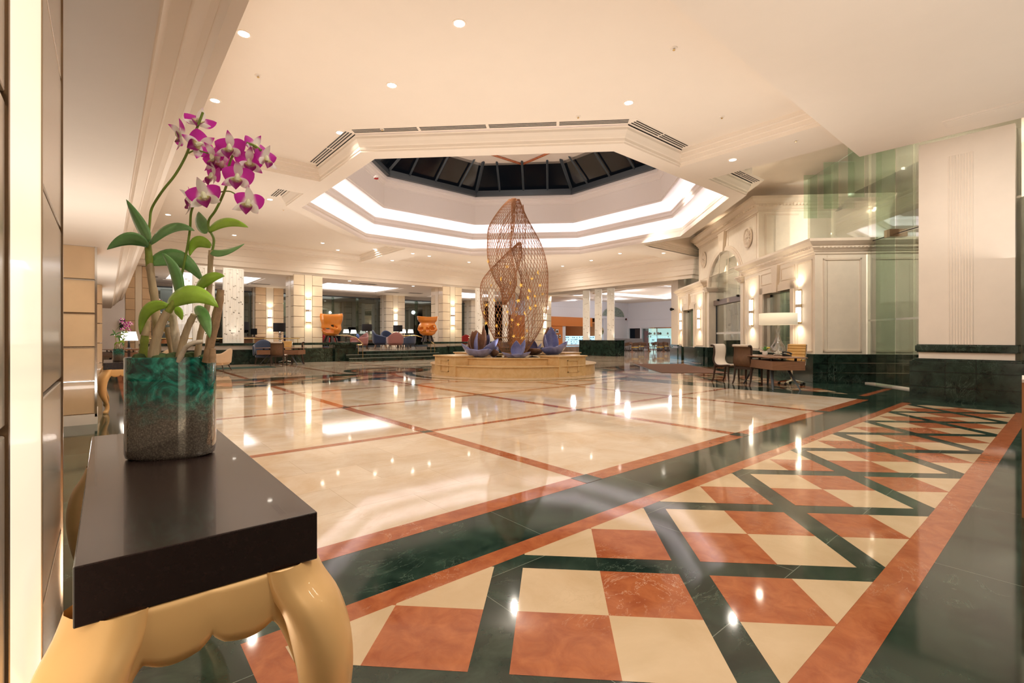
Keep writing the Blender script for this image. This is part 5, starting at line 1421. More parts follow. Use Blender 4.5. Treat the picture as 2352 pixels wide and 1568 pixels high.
# ---- second person at far left, seated
def person(loc, rz):
    t = thing('person', 'seated person in a red shirt at the far left, glimpsed between the orchid canes', 'person', loc, rz)
    m = MB()
    m.lathe([(.15, .46), (.19, .56), (.18, .7), (.19, .82), (.2, .9), (.15, .98), (.07, 1.02), (.055, 1.06), (.06, 1.08), (.078, 1.12), (.09, 1.17), (.092, 1.22), (.08, 1.27), (.05, 1.3), (.001, 1.31)], 20, sy=.72)
    # arms resting forward, thighs, shins
    for s in (-1, 1):
        m.tube([(s * .17, 0, .92), (s * .25, .03, .76), (s * .23, .2, .68), (s * .12, .32, .74)], [.06, .05, .04, .03], 10)
        m.tube([(s * .1, 0, .5), (s * .13, .38, .5), (s * .13, .42, .3), (s * .13, .4, .06), (s * .13, .5, .04)], [.09, .07, .055, .04, .035], 10)
        for k in range(5): m.tube([(s * (.12 - .012 * k), .32, .74), (s * (.1 - .014 * k), .38, .735), (s * (.09 - .014 * k), .4, .72)], [.01, .009, .007], 6)
    body = m.build('body', SKIN, t, smooth=True)
    m = MB(); m.lathe([(.16, .46), (.2, .56), (.195, .7), (.205, .82), (.212, .9), (.165, .985), (.08, 1.02)], 20, sy=.76, cap=False)
    for s in (-1, 1): m.tube([(s * .17, 0, .925), (s * .255, .03, .76), (s * .24, .14, .7)], [.068, .058, .05], 10)
    m.build('shirt', REDSH, t, smooth=True)
    m = MB()
    for s in (-1, 1): m.tube([(s * .1, -.02, .5), (s * .13, .38, .5), (s * .13, .42, .3), (s * .13, .4, .08)], [.1, .08, .065, .055], 10)
    m.build('trousers', BLUEF, t, smooth=True)
    m = MB(); m.lathe([(.09, 1.19), (.1, 1.22), (.088, 1.28), (.055, 1.315), (.001, 1.325)], 18, (0, -.012, 0), sy=.8); m.build('hair', HAIRM, t, smooth=True)
    m = MB(); m.lathe([(.001, -.02), (.012, 0), (.001, .02)], 8, (0, .072, 1.175)); m.build('nose', SKIN, t, smooth=True)
    for s in (-1, 1):
        m = MB(); m.lathe([(.001, -.008), (.01, 0), (.001, .008)], 8, (s * .032, .062, 1.2)); m.build('eye', BLACKM, t, smooth=True)
        m = MB(); m.lathe([(.001, -.022), (.012, 0), (.001, .022)], 8, (s * .09, 0, 1.19)); m.build('ear', SKIN, t, smooth=True)
    m = MB(); m.box(-.025, .025, .064, .07, 1.128, 1.136); m.build('mouth', REDSH, t)
    t.scale = (.74, .74, .68)
p = atD(367, 795, 20.5); person((p.x, p.y, 0), ang(-120))
# ================================================================ CAFE AND SHOPS beyond
DWALN = simple('dark_walnut', (.11, .055, .03), .4)
def cafe():
    YW = 30.4; XW = 41.5
    def bx(px): return onY(px, 760, YW).x
    x0, x1, x2, x3, x4 = bx(1250), bx(1291), bx(1299), bx(1386), XW
    m = MB()
    m.box(25.5, x4, YW, YW + .2, 3.1, 5); m.box(x3 + .0, x4, YW, YW + .2, 0, 3.1); m.box(x1, x2, YW, YW + .2, 0, 3.1)
    m.box(25.5, x4, YW - .08, YW + .02, 3.08, 3.28)
    m.box(25.5, XW, YW - .05, YW, 4.0, 4.06)
    struct(m, 'wall_cafe', WHITEW)
    m = MB(); m.box(25.5, bx(1358), YW - .14, YW - .02, 2.25, 3.08); m.box(25.5, x1, YW - .06, YW + .06, 0, 2.25); 
    struct(m, 'wall_cafe_orange', ORWALL)
    m = MB(); m.box(x2, x3, YW + 5, YW + 5.2, 0, 3.1); m.box(x2 - .3, x2, YW + .22, YW + 5, 0, 3.1); m.box(x3, x3 + .3, YW + .22, YW + 5, 0, 3.1); m.box(x2, x3, YW + .22, YW + 5, 2.6, 2.7)
    struct(m, 'wall_cafe_interior', TERR)
    m = MB(); m.box(x2, x2 + (x3 - x2) * .4, YW + 4.9, YW + 4.98, .9, 2.5); struct(m, 'wall_cafe_backbar', simple('grey_trellis', (.12, .12, .13), .5, var=.6, scale=14))
    # gilt shell mirror
    t = thing('wall_mirror', 'round gold wall dish inside the cafe', 'wall decoration', (bx(1378), YW - .1, 1.85))
    m = MB(); m.grid([[(r_ * math.cos(i * .262), -.02 - .1 * (1 - r_ / .42) , r_ * math.sin(i * .262)) for i in range(24)] for r_ in (.42, .36, .2, .02)], closeu=True); m.build('dish', BRASS, t, smooth=True, fix=False)
    # display counter
    t = thing('display_counter', 'white cafe counter with glowing blue pastry display cases', 'counter', ((x2 + x3) / 2, YW + .9, 0))
    w = (x3 - x2) / 2 + .5
    m = MB(); m.box(-w + .5, w, -.4, .4, 0, .55); m.build('base', TILEW, t)
    n = 5; s = (2 * w - .5) / n
    for k in range(n):
        m = MB(); m.box(-w + .5 + k * s + .04, -w + .5 + (k + 1) * s - .04, -.36, .36, .56, 1.35); m.build('glowing_case', ICE, t)
        m = MB()
        for z in (.75, .95, 1.15): m.box(-w + .5 + k * s + .06, -w + .5 + (k + 1) * s - .06, -.38, -.34, z, z + .02)
        rnd = random.Random(k)
        for z in (.57, .77, .97, 1.17):
            for q in range(5):
                if rnd.random() < .8: m.box(-w + .5 + k * s + .1 + q * s * .17, -w + .5 + k * s + .16 + q * s * .17 + rnd.uniform(0, .08), -.385, -.36, z, z + rnd.uniform(.04, .12))
        m.build('shelves', simple('case_goods', (.2, .32, .42), .5) if 'case_goods' not in MATS else MATS['case_goods'], t)
    # pictures on the orange wall
    for i, (a, b, c0, c1, lab) in enumerate(((1264, 1273, 754, 771, 'tall dark framed picture, upper left on the orange wall'), (1275.5, 1283.5, 755.5, 765, 'square dark framed picture, upper right on the orange wall'), (1275, 1282, 768, 776.5, 'small dark framed picture, lower middle on the orange wall'), (1283.5, 1288.5, 768, 776.5, 'small narrow framed picture, lower right on the orange wall'))):
        p0, p1 = onY(a, c1, YW - .1), onY(b, c0, YW - .1)
        t = thing('framed_picture', lab, 'picture', p0, 0, 'framed pictures on the orange wall'); W, Hh = p1.x - p0.x, p1.z - p0.z
        m = MB(); m.box(0, W, 0, .05, 0, Hh); m.build('frame', BLACKM, t, bevel=.01)
        m = MB(); m.box(.08 * W, .92 * W, -.006, .0, .08 * Hh, .92 * Hh); m.build('mount', PAPER, t)
        m = MB(); m.box(.22 * W, .78 * W, -.012, -.006, .22 * Hh, .7 * Hh); m.build('print', DARKW, t)
    # fanlight
    c0 = onY(1408, 727, YW); t = thing('fanlight', 'half round leaded fanlight in the white wall above the cafe', 'window', (c0.x, YW - .06, c0.z)); rr = (onY(1432, 727, YW).x - onY(1383, 727, YW).x) / 2; hh = rr * .62
    rr2 = rr; f_ = (onY(1408, 705, YW).z - c0.z) / rr2
    m = MB(); ptsu = [(rr2 * math.cos(R(a)), rr2 * f_ * math.sin(R(a))) for a in range(0, 181, 8)]
    m.add([(x, 0, z) for x, z in ptsu] + [(x, .04, z) for x, z in ptsu], [list(range(len(ptsu))), [len(ptsu) + i for i in range(len(ptsu))][::-1]]); m.build('pane', simple('leaded_glass', (.25, .31, .27), .3, var=.6, scale=9), t)
    m = MB()
    m.tube([(x, -.01, z) for x, z in ptsu], .035, 5)
    for k in range(2): m.tube([(x * (.35 + .3 * k), -.01, z * (.35 + .3 * k)) for x, z in ptsu], .015, 4)
    for a in range(20, 180, 20): m.tube([(0, -.01, 0), (rr2 * math.cos(R(a)), -.01, rr2 * f_ * math.sin(R(a)))], .013, 4)
    m.build('tracery', simple('grey_green_tracery', (.42, .46, .4), .6), t)
    # right wall with door opening and shop window
    def by(px): return onX(px, 760, XW).y
    yc, yd0, yd1, ys0, ys1, ye = YW, by(1444), by(1470), by(1474), by(1546), by(1620)
    m = MB(); m.box(XW, XW + .2, ye, yc, 2.15, 5); m.box(XW, XW + .2, yd0, yc, 0, 2.15); m.box(XW, XW + .2, ys0, yd1, 0, 2.15); m.box(XW, XW + .2, ye, ys1, 0, 2.15); m.box(XW - .06, XW, ye, yc, 3.0, 3.12)
    struct(m, 'wall_shops', WHITEW)
    m = MB(); m.box(XW + .2, XW + 3, yd1 - .2, yd0 + .2, 0, .02); m.box(XW + 3, XW + 3.1, yd1, yd0, 0, 2.4); struct(m, 'wall_corridor', CREAM)
    t = thing('door_leaf', 'dark red door glimpsed in the corridor by the shops', 'door', (XW + 2.9, (yd0 + yd1) / 2 + .35, 0)); m = MB(); m.box(-.03, .03, -.4, .4, 0, 1.9); m.build('leaf', REDF, t); m = MB(); m.lathe([(.03, -.02), (.03, .02)], 8, (-.05, .3, 1.0)); m.build('handle', BRASS, t)
    t = thing('open_door', 'dark brown open door beside the shop window', 'door', (XW + .1, yd1 + .15, 0)); m = MB(); m.box(-.05, .0, -.3, .5, 0, 2.1); m.build('leaf', DARKW, t); m = MB(); m.lathe([(.03, -.02), (.03, .02)], 8, (-.08, .4, 1.0)); m.build('handle', CHROME, t)
    t = thing('shop_window', 'brightly lit pale green boutique window with goods on display', 'shop window', (XW, (ys0 + ys1) / 2, 0)); hw = abs(ys0 - ys1) / 2
    m = MB(); m.box(1.2, 1.25, -hw, hw, 0, 2.15); m.build('glowing_back', ICE2, t)
    m = MB(); m.box(.02, .03, -hw, hw, .1, 2.15); m.build('glass', GLASSC, t)
    m = MB(); m.box(-.02, .06, -hw, hw, 2.1, 2.2); m.box(-.02, .06, -hw, hw, 0, .1); m.box(-.02, .06, -.04, .04, 0, 2.15); m.build('frame', CHROME, t)
    rnd = random.Random(2)
    for k in range(34):
        m = MB(); y = rnd.uniform(-hw + .1, hw - .1); z = rnd.choice((.3, .62, .95, 1.3, 1.6)); r_ = rnd.uniform(.05, .13)
        m.lathe([(r_ * .6, -r_), (r_, -r_ * .3), (r_ * .8, r_ * .6), (.02, r_ * 1.3)], 8, (.9, y, z)); m.build('display_piece', rnd.choice((GREYF, WHITEP, simple('dark_goods', (.1, .16, .15), .5) if 'dark_goods' not in MATS else MATS['dark_goods'], TILEW)), t)
    # fire bell, ceiling
    t = thing('alarm_sounder', 'small dark round sounder on the white wall corner', 'alarm', (onX(1438, 733, 41).x, onX(1438, 733, 41).y, onX(1438, 733, 41).z), R(-90)); m = MB(); m.lathe([(.09, 0), (.09, .06), (.04, .1)], 16); m.v = [(v[0], -v[2], v[1]) for v in m.v]; m.build('body', BLACKM, t); m = MB(); m.lathe([(.11, -.02), (.11, 0)], 16); m.v = [(v[0], -v[2], v[1]) for v in m.v]; m.build('plate', REDF, t)
    m = MB(); m.box(25.4, 48, -2, 40, 4.75, 4.9); m.box(24.9, 25.5, 8, 40, 4.3, 4.9)
    struct(m, 'ceiling_cafe', CREAM)
    t = thing('ceiling_light_coffer', 'angular white cove light in the cafe ceiling behind the three screens', 'ceiling light', (33, 24, 4.6))
    m = MB(); P = [onZ(1372, 672, 4.7), onZ(1530, 684, 4.7), onZ(1640, 668, 4.7), onZ(1500, 655, 4.7)]
    off = Vector((33, 24, 4.6)); cen = sum(P, Vector()) / 4
    for i in range(4):
        a, b = P[i], P[(i + 1) % 4]; a2, b2 = a.lerp(cen, .12), b.lerp(cen, .12)
        m.add([a - off, b - off, b2 - off, a2 - off], [(0, 1, 2, 3)])
    m.v = [(v[0], v[1], v[2]) for v in m.v]; m.build('light_strip', COVE2, t, solid=.02)
    m = MB()
    for i in range(4):
        a, b = P[i], P[(i + 1) % 4]; a2, b2 = a.lerp(cen, -.08), b.lerp(cen, -.08); z = Vector((0, 0, -.06))
        m.add([a - off + z, b - off + z, b2 - off + z, a2 - off + z], [(0, 1, 2, 3)])
    m.build('rim', CREAM, t, solid=.1)
    for x, y in ((30, 22), (36, 22), (30, 27.5), (36, 27.5), (28, 16), (34, 16)): lamp('POINT', (x, y, 4.2), 70, (.95, .93, 1), .2, name='cafe_light')
    lamp('POINT', ((x2 + x3) / 2, YW + 3, 2.3), 30, (1, .8, .6), .2, name='cafe_interior_light')
    # ---- tables and chairs
    def cchair(fab):
        t = thing('cafe_chair', 'x', 'chair')
        m = MB(); m.prism([(-.22, -.2), (.22, -.2), (.24, .22), (-.24, .22)], .42, .47); m.build('seat', fab, t, bevel=.015)
        rows = []
        for j in range(4):
            z = .52 + j * .09; rows.append([(.25 * math.cos(R(200 + 14 * i)), .2 * math.sin(R(200 + 14 * i)) * (1 + .1 * j) - .06, z + .04 * math.sin(R(i * 18))) for i in range(11)])
        m = MB(); m.grid(rows); m.build('backrest', DWALN, t, smooth=True, solid=.02, fix=False)
        for sx in (-1, 1):
            for sy in (-1, 1):
                m = MB(); m.tube([(sx * .2, sy * .17, .43), (sx * .25, sy * .24, 0)], [.02, .012], 5); m.build('leg', WENGE, t)
            m = MB(); m.tube([(sx * .2, -.18, .45), (sx * .21, -.22, .8)], .014, 5); m.build('back_post', WENGE, t)
        return t
    cg, cy = cchair(GREYF), cchair(RUGGREY)
    g = 'cafe chairs around the far tables'
    names = ['leftmost', 'second from left', 'third from left', 'fourth from left', 'fifth from left', 'sixth from left', 'seventh from left', 'rightmost', 'left inner', 'right inner']
    spots = [(1437, 810, 40, 0), (1459, 811, 10, 1), (1449, 807, 200, 0), (1479, 810, -20, 0), (1472, 807, 180, 1), (1497, 808.5, 60, 0), (1517, 810, 5, 1), (1534, 808.5, -60, 0), (1508, 806.5, 170, 0), (1528, 806, 190, 1)]
    firsts = {}
    for i, (px, py, a, y) in enumerate(spots):
        p = onZ(px, py); src = cy if y else cg
        lab = '%s %s cafe chair %s among the far cafe tables' % ('yellow' if y else 'grey', 'bent wood', names[i])
        if src not in firsts: firsts[src] = 1; place(src, p, ang(40 + a), lab, g)
        else: dup(src, p, ang(40 + a), lab, g)
    tb = None
    for i, (px, py) in enumerate(((1452, 808.5), (1490, 807), (1524, 807.8))):
        p = onZ(px, py); lab = ['left round cafe table with yellow-lit top beyond the planter', 'middle round cafe table', 'right round cafe table in front of the boutique window'][i]
        if tb is None:
            tb = thing('cafe_table', lab, 'table', p, 0, 'round cafe tables')
            m = MB(); m.lathe([(.5, .72), (.5, .75)], 28); m.build('top', WALNUT, tb); m = MB(); m.lathe([(.22, 0), (.2, .03), (.08, .1), (.06, .72)], 10); m.build('pedestal', WALNUT, tb, smooth=True)
        else: dup(tb, p, 0, lab)
    for i, (px, d, wd) in enumerate(((1434, 44, 2.2), (1458, 43, 1.4), (1525, 44, 1.2))):
        r = ray(px, 780); t = thing('banquette', ['long grey banquette left at the back of the cafe', 'grey banquette in the middle of the cafe', 'grey wing-backed banquette right, before the boutique window'][i], 'sofa', (r[0] * d, r[1] * d, 0), ang(215))
        m = MB(); m.box(-wd / 2, wd / 2, -.3, .3, .1, .45); m.build('seat', GREYF, t, bevel=.03); m = MB(); m.box(-wd / 2, wd / 2, -.42, -.28, .1, 1.12); m.build('backrest', GREYF, t, bevel=.05)
        m = MB(); m.box(-wd / 2, wd / 2, -.25, .25, 0, .1); m.build('plinth', DARKW, t)
cafe()
# ================================================================ CONSOLE TABLES
def console(loc, label, L=1.45, W=.415, ht=.8):
    """dark slab top on a gold cabriole frame; length along y, origin at near-left floor corner"""
    t = thing('console_table', label, 'console table', loc)
    m = MB(); m.box(0, W, 0, L, ht - .108, ht); m.build('top', DWOOD, t, bevel=.0025)
    zt = ht - .108
    # bulging scalloped aprons
    def apron(p0, p1, nout, name):
        p0, p1, nout = Vector(p0), Vector(p1), Vector(nout); ln = (p1 - p0).length
        def zb(s):
            a = min(s, 1 - s) * ln
            if ln > .8: a = a
            x = a / (ln / 2)
            # arch near leg, lobe, cusp in the middle
            if a < .055: return .47 + (.592 - .47) * math.sin(a / .055 * math.pi / 2)
            k = (a - .055) / (ln / 2 - .055)
            return .592 - .018 * math.sin(k ** .8 * math.pi) + (.014 * max(0, k - .8) / .2)
        n = 44; rows = []
        for j in range(7):
            v = j / 6; row = []
            for i in range(n + 1):
                s = i / n; z = zt * (1 - v) + zb(s) * v
                q = p0.lerp(p1, s) + nout * (.012 + .012 * math.sin(v * math.pi * .75))
                row.append((q.x, q.y, z))
            rows.append(row)
        m = MB(); m.grid(rows); m.build(name, GOLDP, t, smooth=True, solid=.03, fix=False)
    i_ = .03
    e_ = .045
    apron((e_, i_, 0), (W - e_, i_, 0), (0, -1, 0), 'apron'); apron((e_, L - i_, 0), (W - e_, L - i_, 0), (0, 1, 0), 'apron')
    apron((i_, e_, 0), (i_, L - e_, 0), (-1, 0, 0), 'apron'); apron((W - i_, e_, 0), (W - i_, L - e_, 0), (1, 0, 0), 'apron')
    for cx, sx in ((i_ + .01, -1), (W - i_ - .01, 1)):
        for cy, sy in ((i_ + .01, -1), (L - i_ - .01, 1)):
            d = Vector((sx, sy, 0)).normalized(); q = Vector((-d.y, d.x, 0)); rows = []
            keys = [(-.012, zt + .002, .045, .075), (.004, zt - .04, .048, .078), (.045, zt - .1, .05, .078), (.072, zt - .19, .056, .07), (.078, zt - .29, .052, .058), (.062, zt - .4, .042, .044), (.018, zt - .5, .032, .03), (-.012, zt - .56, .026, .024), (-.01, zt - .63, .028, .028), (.015, .025, .036, .034), (.02, 0, .03, .03)]
            kp = spline([(a, b, 0) for a, b, c0, e in keys], 4); kr = spline([(c0, e, 0) for a, b, c0, e in keys], 4)
            for p, r_ in zip(kp, kr):
                row = []
                for k in range(16):
                    a = 2 * math.pi * k / 16; ca, sa = math.cos(a), math.sin(a)
                    ca = math.copysign(abs(ca) ** .8, ca); sa = math.copysign(abs(sa) ** .85, sa)
                    ps = Vector((cx, cy, p[1])) + d * (p[0] + r_[0] * ca) + q * (r_[1] * sa)
                    row.append(tuple(ps))
                rows.append(row)
            m = MB(); m.grid(rows, closeu=True); m.add(rows[-1], [list(range(16))]); m.build('cabriole_leg', GOLDP, t, smooth=True)
    return t
con = console((-.045, 1.13, 0), 'console table with thick dark top and curvy gold legs in the near left foreground')
dup(con, (-.04, 9.9, 0), 0, 'second gold-legged console table, farther left beyond the tan onyx pier')

# ================================================================ VASE
def vase_mat():
    m, nt, out = newmat('teal_glass_vase')
    p = N(nt, 'BsdfPrincipled', Roughness=.12); p.inputs['Coat Weight'].default_value = 1; p.inputs['Coat Roughness'].default_value = .05
    tc = N(nt, 'TexCoord'); sp_ = N(nt, 'SeparateXYZ'); L(nt, tc.outputs['Object'], sp_.inputs[0])
    nz = N(nt, 'TexNoise', Scale=14.0, Detail=6.0, Roughness=.6, Distortion=2.2); L(nt, tc.outputs['Object'], nz.inputs['Vector'])
    teal = ramp(nt, [(.36, (.0, .02, .022)), (.5, (0, .10, .075)), (.62, (.02, .32, .24)), (.75, (.15, .5, .42))]); L(nt, nz.outputs['Fac'], teal.inputs[0])
    vo = N(nt, 'TexNoise', Scale=230.0, Detail=2.0); L(nt, tc.outputs['Object'], vo.inputs['Vector'])
    gr = ramp(nt, [(.25, (.1, .085, .075)), (.5, (.2, .17, .14)), (.8, (.42, .37, .3))]); L(nt, vo.outputs['Fac'], gr.inputs[0])
    n2 = N(nt, 'TexNoise', Scale=30.0, Detail=5.0); L(nt, tc.outputs['Object'], n2.inputs['Vector'])
    ma = N(nt, 'Math', operation='MULTIPLY_ADD'); ma.inputs[1].default_value = .14; L(nt, n2.outputs['Fac'], ma.inputs[0]); L(nt, sp_.outputs['Z'], ma.inputs[2])
    r = ramp(nt, [(.19, (0, 0, 0)), (.29, (1, 1, 1))]); L(nt, ma.outputs[0], r.inputs[0])
    mx = N(nt, 'Mix', data_type='RGBA'); L(nt, r.outputs[0], mx.inputs['Factor']); L(nt, gr.outputs[0], mx.inputs[6]); L(nt, teal.outputs[0], mx.inputs[7])
    L(nt, mx.outputs[2], p.inputs['Base Color'])
    iv = N(nt, 'Math', operation='SUBTRACT'); iv.inputs[0].default_value = .55; L(nt, r.outputs[0], iv.inputs[1]); L(nt, iv.outputs[0], p.inputs['Metallic'])
    L(nt, p.outputs[0], out.inputs[0]); return m
VM = vase_mat()
va, vb = onZ(289, 1052, .8), onZ(494, 1040, .8)
VC = (va + vb) / 2; VW = (vb - va).length / 2; VH = .335
VANG = math.atan2(vb.y - va.y, vb.x - va.x)
def vase(loc, label, s=1.0):
    t = thing('glass_vase', label, 'vase', loc, VANG)
    sx, sy = VW, VW * .55
    def ringp(r, z): return [(r * sx * math.copysign(abs(math.cos(a)) ** .8, math.cos(a)), r * sy * math.copysign(abs(math.sin(a)) ** .8, math.sin(a)), z) for a in [2 * math.pi * i / 56 for i in range(56)]]
    m = MB(); rows = [ringp(.001, .0), ringp(.9, 0), ringp(.97, .006), ringp(1, .02), ringp(1, .1), ringp(1, .2), ringp(1, VH - .004), ringp(.985, VH), ringp(.95, VH), ringp(.93, VH - .006), ringp(.93, .03), ringp(.001, .03)]
    m.grid(rows, closeu=True); m.build('glass_body', VM, t, smooth=True)
    t.scale = (s,) * 3
    return t
vase((VC.x, VC.y, .8), 'oval teal and smoky silver glass vase on the near console table')
# ================================================================ ORCHID
DO = (VC.x * _s + VC.y * _c)          # depth of the vase from the camera plane
MIDZ = .8
def LP(px, py, dd=0):                 # point of the plant in its own frame
    return atD(px, py, DO + dd) - Vector((VC.x, VC.y, MIDZ))
def petal_mesh(name, ln, wd, curl, tip, base, split, tipshape=.8, n=9, k=4, cup=.2):
    n = 12
    vs = []; tone = []; fs = []
    for i in range(n + 1):
        t = i / n; w = max(.0006, wd * max(0, math.sin(math.pi * min(1, (t * .97 + .03) ** tipshape))) ** (.62 if tipshape < .85 else .9))
        for j in range(-k, k + 1):
            s = j / k
            vs.append((w * s, ln * t, curl * t * t - cup * w * s * s * 1.0)); tone.append(t)
    m_ = 2 * k + 1
    for i in range(n):
        for j in range(2 * k): fs.append((i * m_ + j, i * m_ + j + 1, (i + 1) * m_ + j + 1, (i + 1) * m_ + j))
    me = bpy.data.meshes.new(name); me.from_pydata(vs, [], fs)
    at = me.color_attributes.new('tone', 'FLOAT_COLOR', 'POINT')
    for i, t in enumerate(tone):
        a = min(1, max(0, (t - split) / .3)); a = a * a * (3 - 2 * a)
        c = [base[q] * (1 - a) + tip[q] * a for q in range(3)]; at.data[i].color = (*c, 1)
    for p in me.polygons: p.use_smooth = True
    me.materials.append(PETM); return me
def petmat():
    m, nt, out = newmat('orchid_petal'); p = N(nt, 'BsdfPrincipled', Roughness=.45)
    a = nt.nodes.new('ShaderNodeVertexColor'); a.layer_name = 'tone'; L(nt, a.outputs[0], p.inputs['Base Color']); p.inputs['Sheen Weight'].default_value = .2
    tr = N(nt, 'BsdfTranslucent'); L(nt, a.outputs[0], tr.inputs[0]); mx = N(nt, 'MixShader'); mx.inputs[0].default_value = .35
    L(nt, p.outputs[0], mx.inputs[1]); L(nt, tr.outputs[0], mx.inputs[2]); L(nt, mx.outputs[0], out.inputs[0]); return m
PETM = petmat()
MAG, DMAG, PW, PGR = (.62, .02, .44), (.3, .0, .17), (.95, .91, .87), (.75, .77, .32)
PM = {'petal': petal_mesh('petal', .042, .021, .008, MAG, PW, .22), 'petal_full': petal_mesh('petal', .042, .023, .008, MAG, (.8, .35, .65), .05), 'sepal': petal_mesh('sepal', .044, .0115, .01, MAG, PW, .62, .9), 'sepal_white': petal_mesh('sepal', .044, .0115, .012, (.8, .5, .68), PW, .8, .9),
      'lip': petal_mesh('lip', .034, .0165, -.006, DMAG, PGR, .2, 1.1, cup=-.6)}
def flower(plant, px, py, dd, tilt, yaw, roll, s, full=False, white=False):
    e = bpy.data.objects.new('flower', None); COL.objects.link(e); e.parent = plant; e.empty_display_size = .02
    # base pose: faces the camera
    Mx = Matrix.Rotation(-TH + R(yaw), 4, 'Z') @ Matrix.Rotation(R(tilt), 4, 'X') @ Matrix.Rotation(R(roll), 4, 'Y')
    e.matrix_local = Matrix.Translation(LP(px, py, dd)) @ Mx @ Matrix.Scale(s, 4)
    def put(nm, key, ang_, lean=10):
        o = bpy.data.objects.new(nm, PM[key]); COL.objects.link(o); o.parent = e
        # petal local y = outward, z = toward viewer (-Y of flower)
        o.matrix_local = Matrix.Rotation(R(ang_), 4, 'Y') @ Matrix.Rotation(R(90 - 0), 4, 'X') @ Matrix.Rotation(R(lean), 4, 'X')
        return o
    pk = 'petal_full' if full else 'petal'; sk_ = 'sepal_white' if white else 'sepal'
    put('petal', pk, 68, -8); put('petal', pk, -68, -8)
    put('sepal', sk_, 0, 8); put('sepal', sk_, 128, 6); put('sepal', sk_, -128, 6)
    put('lip', 'lip', 180, 28)
    m = MB(); m.lathe([(.001, -.012), (.006, -.008), (.007, 0), (.004, .008), (.001, .01)], 8, (0, -.006, 0)); o = m.build('column', simple('orchid_column', (.85, .85, .6), .5) if 'orchid_column' not in MATS else MATS['orchid_column'], e, smooth=True)
    return e
def leaf(plant, b, c, tp, w, mat, dd=(0, 0, 0), twist=0):
    P0, P1, P2 = LP(b[0], b[1], dd[0]), LP(c[0], c[1], dd[1]), LP(tp[0], tp[1], dd[2])
    w = w * DO / F; rows = []; n = 14
    view = Vector((_s, _c, 0))
    for i in range(n + 1):
        t = i / n; u = 1 - t; c_ = P0 * u * u + P1 * 2 * u * t + P2 * t * t
        tn = ((P1 - P0) * u + (P2 - P1) * t).normalized()
        side = tn.cross(view).normalized(); side = (side * math.cos(R(twist)) + view * math.sin(R(twist))).normalized(); nr = side.cross(tn)
        ww = w * (math.sin(math.pi * min(1, t ** .8 * .94 + .06)) ** .75) + .0006
        rows.append([c_ + side * ww * s + nr * (abs(s) * ww * .22) for s in (-1, -.6, -.25, 0, .25, .6, 1)])
    m = MB(); m.grid(rows); return m.build('leaf', mat, plant, smooth=True, solid=.0012, fix=False, auto=False)
